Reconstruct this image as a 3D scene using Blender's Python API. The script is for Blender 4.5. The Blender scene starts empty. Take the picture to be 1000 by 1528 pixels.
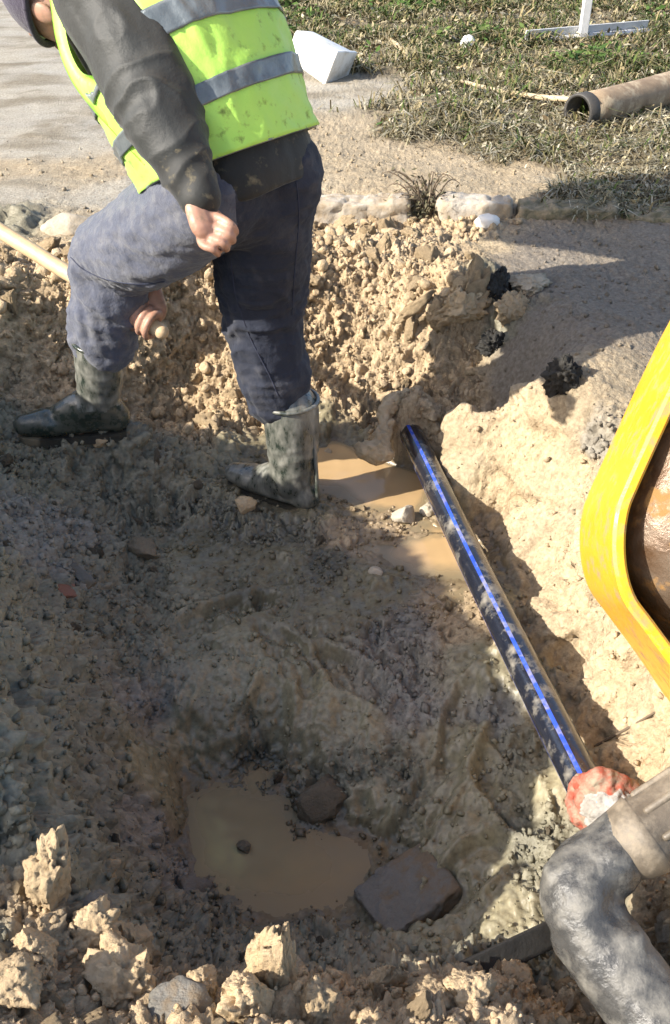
import bpy, bmesh, math, random
import numpy as np
from mathutils import Vector, Matrix

random.seed(7)
RNG = np.random.default_rng(7)
R = math.radians
SC = bpy.context.scene
COL = SC.collection

# ------------------------------------------------------------------ camera, world, sun
PITCH, F_PX, CAM = R(35.0), 1468.0, np.array((0.0, 0.0, 1.2))
cd = bpy.data.cameras.new('camera')
cam = bpy.data.objects.new('camera', cd)
COL.objects.link(cam)
cam.location = CAM
cam.rotation_euler = (R(90) - PITCH, 0, 0)
cd.sensor_fit = 'VERTICAL'
cd.sensor_height = 24.0
cd.lens = 24.0 * F_PX / 1528.0
cd.clip_start, cd.clip_end = 0.05, 2000
SC.camera = cam

SUN_AZ, SUN_EL = R(23.0), R(33.0)          # the light travels towards +x, a little towards +y
w = bpy.data.worlds.new('World')
SC.world = w
w.use_nodes = True
nt = w.node_tree
sky = nt.nodes.new('ShaderNodeTexSky')
sky.sky_type = 'NISHITA'
sky.sun_disc = False
sky.sun_elevation = SUN_EL
sky.sun_rotation = R(246)
sky.altitude = 100
sky.dust_density = 2.0
nt.links.new(sky.outputs[0], nt.nodes['Background'].inputs[0])
nt.nodes['Background'].inputs[1].default_value = 0.15
sl = bpy.data.lights.new('sun', 'SUN')
sl.energy = 5.0
sl.angle = R(0.53)
sl.color = (1.0, 0.93, 0.82)
sun = bpy.data.objects.new('sun', sl)
COL.objects.link(sun)
SDIR = np.array((math.cos(SUN_EL) * math.cos(SUN_AZ), math.cos(SUN_EL) * math.sin(SUN_AZ), -math.sin(SUN_EL)))
sun.rotation_euler = Vector(SDIR).to_track_quat('-Z', 'Y').to_euler()
sun.location = (-4, -2, 5)
SC.view_settings.view_transform = 'Standard'
SC.view_settings.look = 'None'
SC.view_settings.exposure = 1.0
SC.view_settings.gamma = 1.0
SC.view_settings.use_curve_mapping = False
SC.render.engine = 'CYCLES'
SC.cycles.max_bounces = 6

# ------------------------------------------------------------------ camera geometry helpers
FWD = np.array((0, math.cos(PITCH), -math.sin(PITCH)))
UP = np.array((0, math.sin(PITCH), math.cos(PITCH)))
RT = np.array((1.0, 0, 0))


def ray(u, v):
    return FWD + RT * (u - 500) / F_PX + UP * (764 - v) / F_PX


def at(u, v, d):
    """world point seen at pixel u, v of the 1000 x 1528 photograph, d metres in front of the camera"""
    return CAM + d * ray(u, v)


def on_z(u, v, z):
    r = ray(u, v)
    return CAM + r * ((z - CAM[2]) / r[2])


# ------------------------------------------------------------------ numpy noise
def _h(ix, iy, iz, s):
    h = (ix.astype(np.int64) * 374761393 + iy.astype(np.int64) * 668265263 + iz.astype(np.int64) * 2147483647 + s * 974711) & 0xFFFFFFFF
    h = ((h ^ (h >> 13)) * 1274126177) & 0xFFFFFFFF
    h = ((h ^ (h >> 16)) * 2246822519) & 0xFFFFFFFF
    return (h ^ (h >> 15)) & 0xFFFFFFFF


def vnoise(p, s=0):
    """gradient noise, about -1..1"""
    i = np.floor(p).astype(np.int64)
    f = p - i
    q = f * f * f * (f * (f * 6 - 15) + 10)
    out = np.zeros(len(p))
    for dx in (0, 1):
        wx = q[:, 0] if dx else 1 - q[:, 0]
        for dy in (0, 1):
            wy = q[:, 1] if dy else 1 - q[:, 1]
            for dz in (0, 1):
                wz = q[:, 2] if dz else 1 - q[:, 2]
                h = _h(i[:, 0] + dx, i[:, 1] + dy, i[:, 2] + dz, s)
                g = ((h & 1023) / 511.5 - 1) * (f[:, 0] - dx) + (((h >> 10) & 1023) / 511.5 - 1) * (f[:, 1] - dy) + (((h >> 20) & 1023) / 511.5 - 1) * (f[:, 2] - dz)
                out += wx * wy * wz * g
    return out * 1.3


def fbm(p, octs=4, s=0, gain=0.5, ridged=False):
    a, t, o = 1.0, 0.0, np.zeros(len(p))
    for k in range(octs):
        n = vnoise(p * (2.03 ** k) + 17.3 * k, s + k)
        o += a * (1 - 2 * np.abs(n) if ridged else n)
        t += a
        a *= gain
    return o / t


def worley(p, s=0, two=False):
    i = np.floor(p).astype(np.int64)
    f1 = np.full(len(p), 9.0)
    f2 = np.full(len(p), 9.0)
    cid = np.zeros(len(p))
    for dx in (-1, 0, 1):
        for dy in (-1, 0, 1):
            for dz in (-1, 0, 1):
                c = i + (dx, dy, dz)
                h = _h(c[:, 0], c[:, 1], c[:, 2], s)
                q = c + np.stack(((h & 1023) / 1023, ((h >> 10) & 1023) / 1023, ((h >> 20) & 1023) / 1023), 1) - p
                d = np.sqrt((q * q).sum(1))
                m = d < f1
                f2 = np.where(m, f1, np.minimum(f2, d))
                cid = np.where(m, (h >> 5 & 255) / 255, cid)
                f1 = np.where(m, d, f1)
    return (f1, f2, cid) if two else f1


def broken(p, s=0):
    """tilted, cracked lumps: each cell has its own height and slope"""
    i = np.floor(p).astype(np.int64)
    f1 = np.full(len(p), 9.0)
    f2 = np.full(len(p), 9.0)
    val = np.zeros(len(p))
    for dx in (-1, 0, 1):
        for dy in (-1, 0, 1):
            for dz in (-1, 0, 1):
                c = i + (dx, dy, dz)
                h = _h(c[:, 0], c[:, 1], c[:, 2], s)
                q = p - c - np.stack(((h & 1023) / 1023, ((h >> 10) & 1023) / 1023, ((h >> 20) & 1023) / 1023), 1)
                d = np.sqrt((q * q).sum(1))
                k = _h(c[:, 1], c[:, 2], c[:, 0], s + 11)
                v = ((k & 255) / 255 - .5) * 0.9 + q[:, 0] * (((k >> 8) & 255) / 128 - 1) + q[:, 1] * (((k >> 16) & 255) / 128 - 1) + q[:, 2] * (((k >> 24) & 255) / 128 - 1)
                m = d < f1
                f2 = np.where(m, f1, np.minimum(f2, d))
                val = np.where(m, v, val)
                f1 = np.where(m, d, f1)
    return val - 0.55 * np.exp(-(f2 - f1) / 0.07), f2 - f1


def sstep(a, b, x):
    t = np.clip((x - a) / (b - a), 0, 1)
    return t * t * (3 - 2 * t)


# ------------------------------------------------------------------ materials
MATS = {}


def material(name, base, base2=None, rough=0.8, scale=20.0, bump=0.3, bscale=None, dirt=None, dirt_amt=0.0, dscale=8.0, metal=0.0,
             attr=None, rough_attr=None, spec=0.5, stretch=None, sheen=0.0, bdist=0.01, sss=0.0, coat=0.0, rough2=None, dsoft=0.0, vary=0.0):
    m = bpy.data.materials.new(name)
    m.use_nodes = True
    n, l = m.node_tree.nodes, m.node_tree.links
    b = n['Principled BSDF']
    tc = n.new('ShaderNodeTexCoord')
    vec = tc.outputs['Object']
    if stretch:
        mp = n.new('ShaderNodeMapping')
        mp.inputs['Scale'].default_value = stretch
        l.new(vec, mp.inputs[0])
        vec = mp.outputs[0]

    def noise(sc, det=6, ro=0.6):
        t = n.new('ShaderNodeTexNoise')
        t.inputs['Scale'].default_value = sc
        t.inputs['Detail'].default_value = det
        t.inputs['Roughness'].default_value = ro
        l.new(vec, t.inputs['Vector'])
        return t

    def mix(fac, a, bb, blend='MIX'):
        x = n.new('ShaderNodeMix')
        x.data_type = 'RGBA'
        x.blend_type = blend
        for val, k in ((fac, 0), (a, 6), (bb, 7)):
            if isinstance(val, (int, float)):
                x.inputs[k].default_value = val
            elif isinstance(val, tuple):
                x.inputs[k].default_value = (*val, 1)
            else:
                l.new(val, x.inputs[k])
        return x.outputs[2]

    def ramp(src, lo, hi):
        r = n.new('ShaderNodeMapRange')
        r.inputs['From Min'].default_value = lo
        r.inputs['From Max'].default_value = hi
        l.new(src, r.inputs[0])
        return r.outputs[0]
    nz = noise(scale)
    if attr:
        a = n.new('ShaderNodeAttribute')
        a.attribute_name = attr
        c = a.outputs['Color']
        if base2:
            c = mix(ramp(nz.outputs[0], 0.3, 0.7), c, base2, 'MULTIPLY')
    else:
        c = mix(ramp(nz.outputs[0], 0.35, 0.65), base, base2 or base)
    rsock = None
    if dirt:
        dn = noise(dscale, 8, 0.65)
        df = ramp(dn.outputs[0], 0.62 - dirt_amt * 0.35 - dsoft, 0.68 - dirt_amt * 0.3 + dsoft)
        c = mix(df, c, dirt)
        rr = n.new('ShaderNodeMapRange')
        rr.inputs['To Min'].default_value = rough
        rr.inputs['To Max'].default_value = 0.9
        l.new(df, rr.inputs[0])
        rsock = rr.outputs[0]
    if vary:
        oi = n.new('ShaderNodeObjectInfo')
        vr = n.new('ShaderNodeMapRange')
        vr.inputs['To Min'].default_value = 1 - vary
        vr.inputs['To Max'].default_value = 1 + vary * .5
        l.new(oi.outputs['Random'], vr.inputs[0])
        big_ = noise(5, 4)
        vb = n.new('ShaderNodeMapRange')
        vb.inputs['From Min'].default_value = .3
        vb.inputs['From Max'].default_value = .7
        vb.inputs['To Min'].default_value = 1 - vary
        vb.inputs['To Max'].default_value = 1 + vary * .5
        l.new(big_.outputs[0], vb.inputs[0])
        mu = n.new('ShaderNodeMath')
        mu.operation = 'MULTIPLY'
        l.new(vr.outputs[0], mu.inputs[0])
        l.new(vb.outputs[0], mu.inputs[1])
        hs = n.new('ShaderNodeHueSaturation')
        l.new(mu.outputs[0], hs.inputs['Value'])
        l.new(c, hs.inputs['Color'])
        c = hs.outputs[0]
    l.new(c, b.inputs['Base Color'])
    if rough_attr:
        a = n.new('ShaderNodeAttribute')
        a.attribute_name = rough_attr
        l.new(a.outputs['Fac'], b.inputs['Roughness'])
    elif rsock is not None:
        l.new(rsock, b.inputs['Roughness'])
    elif rough2 is not None:
        rr = n.new('ShaderNodeMapRange')
        rr.inputs['From Min'].default_value = 0.35
        rr.inputs['From Max'].default_value = 0.65
        rr.inputs['To Min'].default_value = rough
        rr.inputs['To Max'].default_value = rough2
        l.new(nz.outputs[0], rr.inputs[0])
        l.new(rr.outputs[0], b.inputs['Roughness'])
    else:
        b.inputs['Roughness'].default_value = rough
    b.inputs['Metallic'].default_value = metal
    b.inputs['Specular IOR Level'].default_value = spec
    b.inputs['Sheen Weight'].default_value = sheen
    b.inputs['Coat Weight'].default_value = coat
    if sss:
        b.inputs['Subsurface Weight'].default_value = sss
        b.inputs['Subsurface Radius'].default_value = (0.01, 0.004, 0.002)
    if bump:
        bn = noise(bscale or scale * 3, 8, 0.65)
        bp = n.new('ShaderNodeBump')
        bp.inputs['Strength'].default_value = bump
        if rough_attr:
            ms = n.new('ShaderNodeMapRange')
            ms.inputs['From Min'].default_value = .34
            ms.inputs['From Max'].default_value = .8
            ms.inputs['To Min'].default_value = .12 * bump
            ms.inputs['To Max'].default_value = bump
            l.new(a.outputs['Fac'], ms.inputs[0])
            l.new(ms.outputs[0], bp.inputs['Strength'])
        bp.inputs['Distance'].default_value = bdist
        l.new(bn.outputs[0], bp.inputs['Height'])
        l.new(bp.outputs[0], b.inputs['Normal'])
    MATS[name] = m
    return m


CLAY_DRY = (0.54, 0.415, 0.265)
material('ground', None, (0.58, 0.555, 0.53), attr='Col', rough_attr='Rough', scale=85, bump=0.95, bscale=130, bdist=0.009, spec=0.4)
material('clod_dry', CLAY_DRY, (0.47, 0.35, 0.21), rough=0.95, scale=30, bump=0.9, bscale=120, bdist=0.007, spec=0.2, vary=0.22)
material('clod_pale', (0.56, 0.47, 0.35), (0.44, 0.36, 0.25), rough=0.95, scale=35, bump=0.9, bscale=120, bdist=0.007, spec=0.2, vary=0.22)
material('clod_wet', (0.185, 0.152, 0.102), (0.15, 0.122, 0.082), rough=0.6, scale=30, bump=0.9, bscale=120, bdist=0.007, spec=0.4, vary=0.22)
material('asphalt_lump', (0.025, 0.024, 0.022), (0.05, 0.047, 0.042), rough=0.8, scale=60, bump=0.8, bscale=140, bdist=0.006, spec=0.3)
material('stone', (0.46, 0.41, 0.33), (0.34, 0.28, 0.20), rough=0.9, scale=14, bump=0.5, bscale=70)
material('concrete', (0.47, 0.425, 0.36), (0.38, 0.33, 0.26), rough=0.9, scale=9, bump=0.6, bscale=60, dirt=(0.33, 0.25, 0.16), dirt_amt=0.4, dscale=9, dsoft=.06)
material('mossy_concrete', (0.17, 0.15, 0.10), (0.11, 0.105, 0.06), rough=0.95, scale=14, bump=0.8, bscale=60, dirt=(0.30, 0.24, 0.16), dirt_amt=0.25, dscale=16, dsoft=.06)
material('muddy_slab', (0.165, 0.155, 0.135), (0.13, 0.12, 0.10), rough=0.55, scale=25, bump=0.7, bscale=80, dirt=(0.17, 0.13, 0.085), dirt_amt=0.4, dscale=10)
material('water', None, None, attr='Col', rough_attr='Rough', scale=3, bump=0.03, bscale=18, spec=0.5)
material('grass', None, (0.75, 0.78, 0.7), attr='Col', rough=0.8, scale=5, bump=0, spec=0.2)
material('black_plastic', (0.010, 0.012, 0.020), (0.016, 0.018, 0.027), rough=0.13, scale=26, bump=0.15, bscale=60, dirt=(0.26, 0.235, 0.19), dirt_amt=0.05, dscale=20, dsoft=0.08, spec=0.7, coat=0.4)
material('blue_stripe', (0.02, 0.055, 0.40), (0.04, 0.10, 0.52), rough=0.12, scale=20, bump=0.05, dirt=(0.26, 0.25, 0.25), dirt_amt=0.20, dscale=26, dsoft=.07)
material('elbow_grey', (0.044, 0.044, 0.043), (0.070, 0.068, 0.064), rough=0.26, scale=30, bump=0.45, bscale=35, dirt=(0.25, 0.235, 0.20), dirt_amt=0.12, dscale=20, dsoft=0.13, rough2=0.6)
material('coupler', (0.10, 0.082, 0.06), (0.15, 0.122, 0.09), rough=0.45, scale=10, bump=0.3, bscale=50, dirt=(0.28, 0.23, 0.165), dirt_amt=0.32, dscale=16, dsoft=.06)
material('red_cloth', (0.36, 0.065, 0.035), (0.30, 0.085, 0.055), rough=0.85, scale=18, bump=0.6, bscale=60, dirt=(0.30, 0.24, 0.17), dirt_amt=0.42, dscale=38, dsoft=.07)
material('white_cloth', (0.36, 0.345, 0.32), (0.22, 0.19, 0.155), rough=0.8, scale=18, bump=0.5, bscale=60)
material('blue_cloth', (0.05, 0.25, 0.55), (0.08, 0.32, 0.6), rough=0.7, scale=18, bump=0.4)
material('yellow_paint', (0.80, 0.39, 0.02), (0.74, 0.335, 0.016), rough=0.36, scale=7, bump=0.12, bscale=45, dirt=(0.36, 0.23, 0.11), dirt_amt=0.20, dscale=30, dsoft=.05)
material('rust_inner', (0.085, 0.042, 0.017), (0.15, 0.07, 0.02), rough=0.6, scale=8, bump=0.4, bscale=40, dirt=(0.30, 0.2, 0.1), dirt_amt=0.3)
material('worn_steel', (0.20, 0.155, 0.115), (0.10, 0.055, 0.028), rough=0.3, scale=11, bump=0.4, bscale=30, metal=0.35, rough2=0.6, dirt=(0.30, 0.17, 0.06), dirt_amt=0.25, dscale=14)
material('white_plastic', (0.80, 0.80, 0.79), (0.74, 0.73, 0.70), rough=0.45, scale=6, bump=0.08, dirt=(0.42, 0.36, 0.27), dirt_amt=0.16, dscale=11, dsoft=.1)
material('dark_box', (0.05, 0.06, 0.05), (0.04, 0.045, 0.04), rough=0.6, scale=10, bump=0.2)
material('galvanised', (0.60, 0.60, 0.60), (0.5, 0.5, 0.5), rough=0.5, scale=20, bump=0.1, dirt=(0.36, 0.30, 0.22), dirt_amt=0.15)
material('drain_outer', (0.30, 0.22, 0.14), (0.20, 0.14, 0.09), rough=0.75, scale=14, bump=0.3, dirt=(0.40, 0.32, 0.22), dirt_amt=0.4)
material('drain_black', (0.03, 0.03, 0.03), (0.05, 0.045, 0.04), rough=0.6, scale=14, bump=0.2)
material('wood_handle', (0.62, 0.46, 0.28), (0.52, 0.37, 0.21), rough=0.5, scale=6, bump=0.15, stretch=(6, 6, 6), bscale=30)
material('dry_stalk', (0.50, 0.41, 0.27), (0.40, 0.31, 0.19), rough=0.8, scale=20, bump=0.2)
material('twig', (0.10, 0.075, 0.05), (0.16, 0.12, 0.08), rough=0.9, scale=20, bump=0.2)
material('weed_leaf', (0.075, 0.075, 0.04), (0.15, 0.125, 0.075), rough=0.9, scale=40, bump=0)
material('paper', (0.78, 0.76, 0.72), (0.68, 0.66, 0.6), rough=0.8, scale=15, bump=0.3)
material('skin', (0.43, 0.25, 0.175), (0.36, 0.19, 0.13), rough=0.5, scale=35, bump=0.15, bscale=120, bdist=0.003, sss=0.12, dirt=(0.23, 0.15, 0.10), dirt_amt=0.12, dscale=45, dsoft=.08)
material('jacket', (0.013, 0.0145, 0.0135), (0.018, 0.020, 0.0185), rough=0.62, scale=7, bump=0.25, bscale=18, bdist=0.02, sheen=0.15)
material('jacket_dirty', (0.009, 0.010, 0.009), (0.014, 0.014, 0.012), rough=0.7, scale=7, bump=0.25, bscale=18, dirt=(0.15, 0.125, 0.075), dirt_amt=0.02, dscale=34, dsoft=0.05, sheen=0.15)
material('vest', (0.40, 0.72, 0.10), (0.47, 0.76, 0.13), rough=0.5, scale=5, bump=0.25, bscale=9, bdist=0.02, sheen=0.1, dirt=(0.13, 0.17, 0.04), dirt_amt=-0.02, dscale=30, dsoft=.06)
material('reflective', (0.12, 0.14, 0.15), (0.21, 0.235, 0.245), rough=0.32, scale=14, bump=0.3, bscale=11, bdist=0.02, metal=0.25)
material('trousers', (0.011, 0.0145, 0.028), (0.016, 0.021, 0.038), rough=0.85, scale=6, bump=0.5, bscale=14, bdist=0.02, sheen=0.06, dirt=(0.07, 0.07, 0.08), dirt_amt=0.02, dscale=14, dsoft=0.10)  # near-black: shade of the seat and right leg put into the base
material('trousers_sunlit_dusty', (0.058, 0.066, 0.098), (0.072, 0.08, 0.112), rough=0.85, scale=9, bump=0.6, bscale=22, bdist=0.016, sheen=0.25, dirt=(0.15, 0.15, 0.16), dirt_amt=0.10, dscale=34, dsoft=0.14)  # paler copy of the same cloth, dust plus sunlight painted on the left leg
material('seam', (0.03, 0.035, 0.06), (0.03, 0.035, 0.06), rough=0.9, scale=5, bump=0)
material('boot', (0.018, 0.027, 0.021), (0.026, 0.036, 0.028), rough=0.16, scale=10, bump=0.12, bscale=30, spec=0.7, coat=.3, dirt=(0.30, 0.29, 0.25), dirt_amt=0.30, dscale=38, dsoft=0.17, stretch=(1.0, 1.0, .45))
material('boot_wet', (0.016, 0.026, 0.020), (0.03, 0.042, 0.034), rough=0.12, scale=10, bump=0.12, bscale=30, spec=0.6, dirt=(0.13, 0.12, 0.09), dirt_amt=0.16, dscale=34, dsoft=.14)
material('boot_sole', (0.02, 0.02, 0.018), (0.05, 0.045, 0.03), rough=0.6, scale=20, bump=0.4, dirt=(0.2, 0.16, 0.1), dirt_amt=0.3)
material('beanie', (0.032, 0.026, 0.05), (0.045, 0.036, 0.062), rough=0.95, scale=20, bump=0.7, bscale=110, bdist=0.006, sheen=0.2)
material('rubber_strip', (0.016, 0.016, 0.016), (0.026, 0.025, 0.023), rough=0.5, scale=30, bump=0.3, dirt=(0.12, 0.1, 0.07), dirt_amt=0.15)
material('brick_red', (0.28, 0.12, 0.075), (0.2, 0.1, 0.07), rough=0.85, scale=25, bump=0.5, dirt=(0.16, 0.125, 0.085), dirt_amt=0.3)


# ------------------------------------------------------------------ mesh helpers
def mesh_np(name, V, Fq, mats, smooth=True, mat_idx=None):
    me = bpy.data.meshes.new(name)
    V = np.asarray(V, dtype=np.float32)
    if isinstance(Fq, np.ndarray):
        k = Fq.shape[1]
        me.vertices.add(len(V))
        me.vertices.foreach_set('co', V.ravel())
        me.loops.add(Fq.size)
        me.loops.foreach_set('vertex_index', Fq.astype(np.int32).ravel())
        me.polygons.add(len(Fq))
        me.polygons.foreach_set('loop_start', np.arange(0, Fq.size, k, dtype=np.int32))
        me.update(calc_edges=True)
        me.validate()
    else:
        me.from_pydata(V.tolist(), [], Fq)
        me.update()
    for m in ([mats] if isinstance(mats, str) else mats):
        me.materials.append(MATS[m])
    if smooth:
        me.polygons.foreach_set('use_smooth', np.ones(len(me.polygons), dtype=bool))
    if mat_idx is not None:
        me.polygons.foreach_set('material_index', np.asarray(mat_idx, dtype=np.int32))
    return me


def link(name, me, parent=None, loc=None, rot=None, scale=None):
    o = bpy.data.objects.new(name, me)
    COL.objects.link(o)
    if parent is not None:
        o.parent = parent
        o.matrix_parent_inverse = parent.matrix_world.inverted() if False else Matrix.Identity(4)
    if loc is not None:
        o.location = loc
    if rot is not None:
        o.rotation_euler = rot
    if scale is not None:
        o.scale = scale
    return o


def tag(o, label=None, cat=None, group=None, kind=None):
    if label:
        o['label'] = label
    if cat:
        o['category'] = cat
    if group:
        o['group'] = group
    if kind:
        o['kind'] = kind
    return o


def root(name, loc, label, cat, group=None):
    """an Empty at a thing's base; its parts are given in world coordinates through part()"""
    o = bpy.data.objects.new(name, None)
    COL.objects.link(o)
    o.location = loc
    o.empty_display_size = 0.05
    return tag(o, label, cat, group)


def part(name, V, Fq, mats, parent, smooth=True, mat_idx=None):
    """V in world coordinates; the part hangs under parent (an Empty or a mesh part whose origin chain is pure translation)"""
    off = np.zeros(3)
    q = parent
    while q is not None:
        off += np.array(q.location)
        q = q.parent
    me = mesh_np(name, np.asarray(V) - off, Fq, mats, smooth, mat_idx)
    return link(name, me, parent)


def single(name, V, Fq, mats, label, cat, group=None, smooth=True, kind=None, mat_idx=None):
    V = np.asarray(V)
    c = np.array((V[:, 0].mean(), V[:, 1].mean(), V[:, 2].min()))
    me = mesh_np(name, V - c, Fq, mats, smooth, mat_idx)
    return tag(link(name, me, None, c), label, cat, group, kind)


def catmull(P, n):
    P = np.asarray(P, float)
    if len(P) == 2:
        t = np.linspace(0, 1, n)[:, None]
        return P[0] * (1 - t) + P[1] * t
    Q = np.vstack((2 * P[0] - P[1], P, 2 * P[-1] - P[-2]))
    out = []
    T = np.linspace(0, len(P) - 1, n)
    for t in T:
        i = min(int(t), len(P) - 2)
        f = t - i
        a, b, c, d = Q[i:i + 4]
        out.append(0.5 * (2 * b + (c - a) * f + (2 * a - 5 * b + 4 * c - d) * f * f + (3 * b - a - 3 * c + d) * f ** 3))
    return np.array(out)


def frames(C, side=None):
    T = np.gradient(C, axis=0)
    T /= np.linalg.norm(T, axis=1)[:, None] + 1e-12
    s = np.array(side if side is not None else (0.3, 0.2, 0.9) if abs(T[0][2]) < 0.8 else (1, 0.1, 0), float)
    S = []
    for t in T:
        s = s - t * s.dot(t)
        s /= np.linalg.norm(s) + 1e-12
        S.append(s.copy())
    S = np.array(S)
    return T, S, np.cross(T, S)


def tube(P, rad, segs=16, n=None, cap=True, side=None, flat=1.0, raw=False):
    """closed tube along P; rad: radii at the points; flat: ratio of the second radius"""
    P = np.asarray(P, float)
    n = n or max(len(P), 2) if raw else (n or (len(P) - 1) * 6 + 1)
    C = P if raw else catmull(P, n)
    rr = np.asarray(rad, float) * np.ones(len(P))
    r = rr if raw else np.interp(np.linspace(0, len(P) - 1, n), np.arange(len(P)), rr)
    T, S, B = frames(C, side)
    if cap:
        ang = np.linspace(R(80), R(18), 4)
        pre = [(C[0] - T[0] * r[0] * math.sin(a), r[0] * math.cos(a), 0) for a in ang]
        post = [(C[-1] + T[-1] * r[-1] * math.sin(a), r[-1] * math.cos(a), -1) for a in ang[::-1]]
        C = np.vstack(([q[0] for q in pre], C, [q[0] for q in post]))
        r = np.concatenate(([q[1] for q in pre], r, [q[1] for q in post]))
        S = np.vstack((np.repeat(S[:1], 4, 0), S, np.repeat(S[-1:], 4, 0)))
        B = np.vstack((np.repeat(B[:1], 4, 0), B, np.repeat(B[-1:], 4, 0)))
    th = np.linspace(0, 2 * math.pi, segs, endpoint=False)
    V = C[:, None] + r[:, None, None] * (np.cos(th)[None, :, None] * S[:, None] + flat * np.sin(th)[None, :, None] * B[:, None])
    m = len(C)
    V = V.reshape(-1, 3)
    Fq = []
    for i in range(m - 1):
        for j in range(segs):
            k = (j + 1) % segs
            Fq.append((i * segs + j, i * segs + k, (i + 1) * segs + k, (i + 1) * segs + j))
    if cap:
        Fq.append(tuple(range(segs))[::-1])
        Fq.append(tuple((m - 1) * segs + j for j in range(segs)))
    return V, Fq


def join(*parts):
    V, Fq, o = [], [], 0
    for v, f in parts:
        V.append(np.asarray(v, float))
        Fq += [tuple(i + o for i in q) for q in f]
        o += len(v)
    return np.vstack(V), Fq


_ico = {}


def ico(sub):
    if sub not in _ico:
        bm = bmesh.new()
        bmesh.ops.create_icosphere(bm, subdivisions=sub, radius=1)
        bm.verts.ensure_lookup_table()
        _ico[sub] = (np.array([v.co[:] for v in bm.verts]), np.array([[v.index for v in f.verts] for f in bm.faces]))
        bm.free()
    return _ico[sub]


def ball(c, r, sub=3):
    V, Fq = ico(sub)
    return V * np.asarray(r) + np.asarray(c), [tuple(f) for f in Fq]


def remesh(V, Fq, voxel, smooth=2, fac=0.5):
    """union of closed pieces into one continuous surface"""
    me = bpy.data.meshes.new('tmp')
    me.from_pydata(np.asarray(V).tolist(), [], Fq)
    o = bpy.data.objects.new('tmp', me)
    COL.objects.link(o)
    md = o.modifiers.new('r', 'REMESH')
    md.mode = 'VOXEL'
    md.voxel_size = voxel
    if smooth:
        s = o.modifiers.new('s', 'SMOOTH')
        s.factor = fac
        s.iterations = smooth
    dg = bpy.context.evaluated_depsgraph_get()
    ev = o.evaluated_get(dg).to_mesh()
    n = len(ev.vertices)
    co = np.empty(n * 3)
    ev.vertices.foreach_get('co', co)
    no = np.empty(n * 3)
    ev.vertices.foreach_get('normal', no)
    F = [tuple(p.vertices) for p in ev.polygons]
    bpy.data.objects.remove(o)
    bpy.data.meshes.remove(me)
    if all(len(f) == 4 for f in F):
        F = np.array(F)
    return co.reshape(-1, 3), no.reshape(-1, 3), F


def box(c, half, rot=None, bevel=0.0, sub=0):
    bm = bmesh.new()
    bmesh.ops.create_cube(bm, size=2)
    for v in bm.verts:
        v.co = Vector((v.co.x * half[0], v.co.y * half[1], v.co.z * half[2]))
    if sub:
        bmesh.ops.subdivide_edges(bm, edges=bm.edges[:], cuts=sub, use_grid_fill=True)
    if bevel:
        es = [e for e in bm.edges if e.calc_face_angle(0) > 0.5]
        bmesh.ops.bevel(bm, geom=es, offset=bevel, segments=2, affect='EDGES', profile=0.6)
    bm.verts.ensure_lookup_table()
    V = np.array([v.co[:] for v in bm.verts])
    Fq = [tuple(v.index for v in f.verts) for f in bm.faces]
    bm.free()
    if rot is not None:
        M = np.array(rot) if not isinstance(rot, tuple) else np.array(Matrix.Rotation(rot[2], 3, 'Z') @ Matrix.Rotation(rot[1], 3, 'Y') @ Matrix.Rotation(rot[0], 3, 'X'))
        V = V @ M.T
    return V + np.asarray(c), Fq


# ------------------------------------------------------------------ the ground: control points read off the photograph (u, v, height, kind)
#            colour, roughness, big bumps, clods, fine
KIND = {
    'clay': ((0.54, 0.415, 0.265), 0.95, 0.024, 0.030, 0.010),
    'face': ((0.54, 0.425, 0.275), 0.92, 0.022, 0.013, 0.009),
    'mud':  ((0.278, 0.248, 0.160), 0.32, 0.024, 0.005, 0.0035),
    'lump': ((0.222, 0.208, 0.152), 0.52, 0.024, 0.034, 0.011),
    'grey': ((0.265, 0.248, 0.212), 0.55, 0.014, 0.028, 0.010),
    'dirt': ((0.385, 0.315, 0.215), 0.92, 0.010, 0.006, 0.004),
    'soil': ((0.165, 0.135, 0.085), 0.95, 0.030, 0.010, 0.006),
    'conc': ((0.395, 0.365, 0.305), 0.90, 0.006, 0.002, 0.003),
    'asph': ((0.25, 0.215, 0.170), 0.90, 0.006, 0.005, 0.004),
    'bed':  ((0.29, 0.225, 0.135), 0.35, 0.006, 0.003, 0.002),
}
KEYS = list(KIND)
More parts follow.
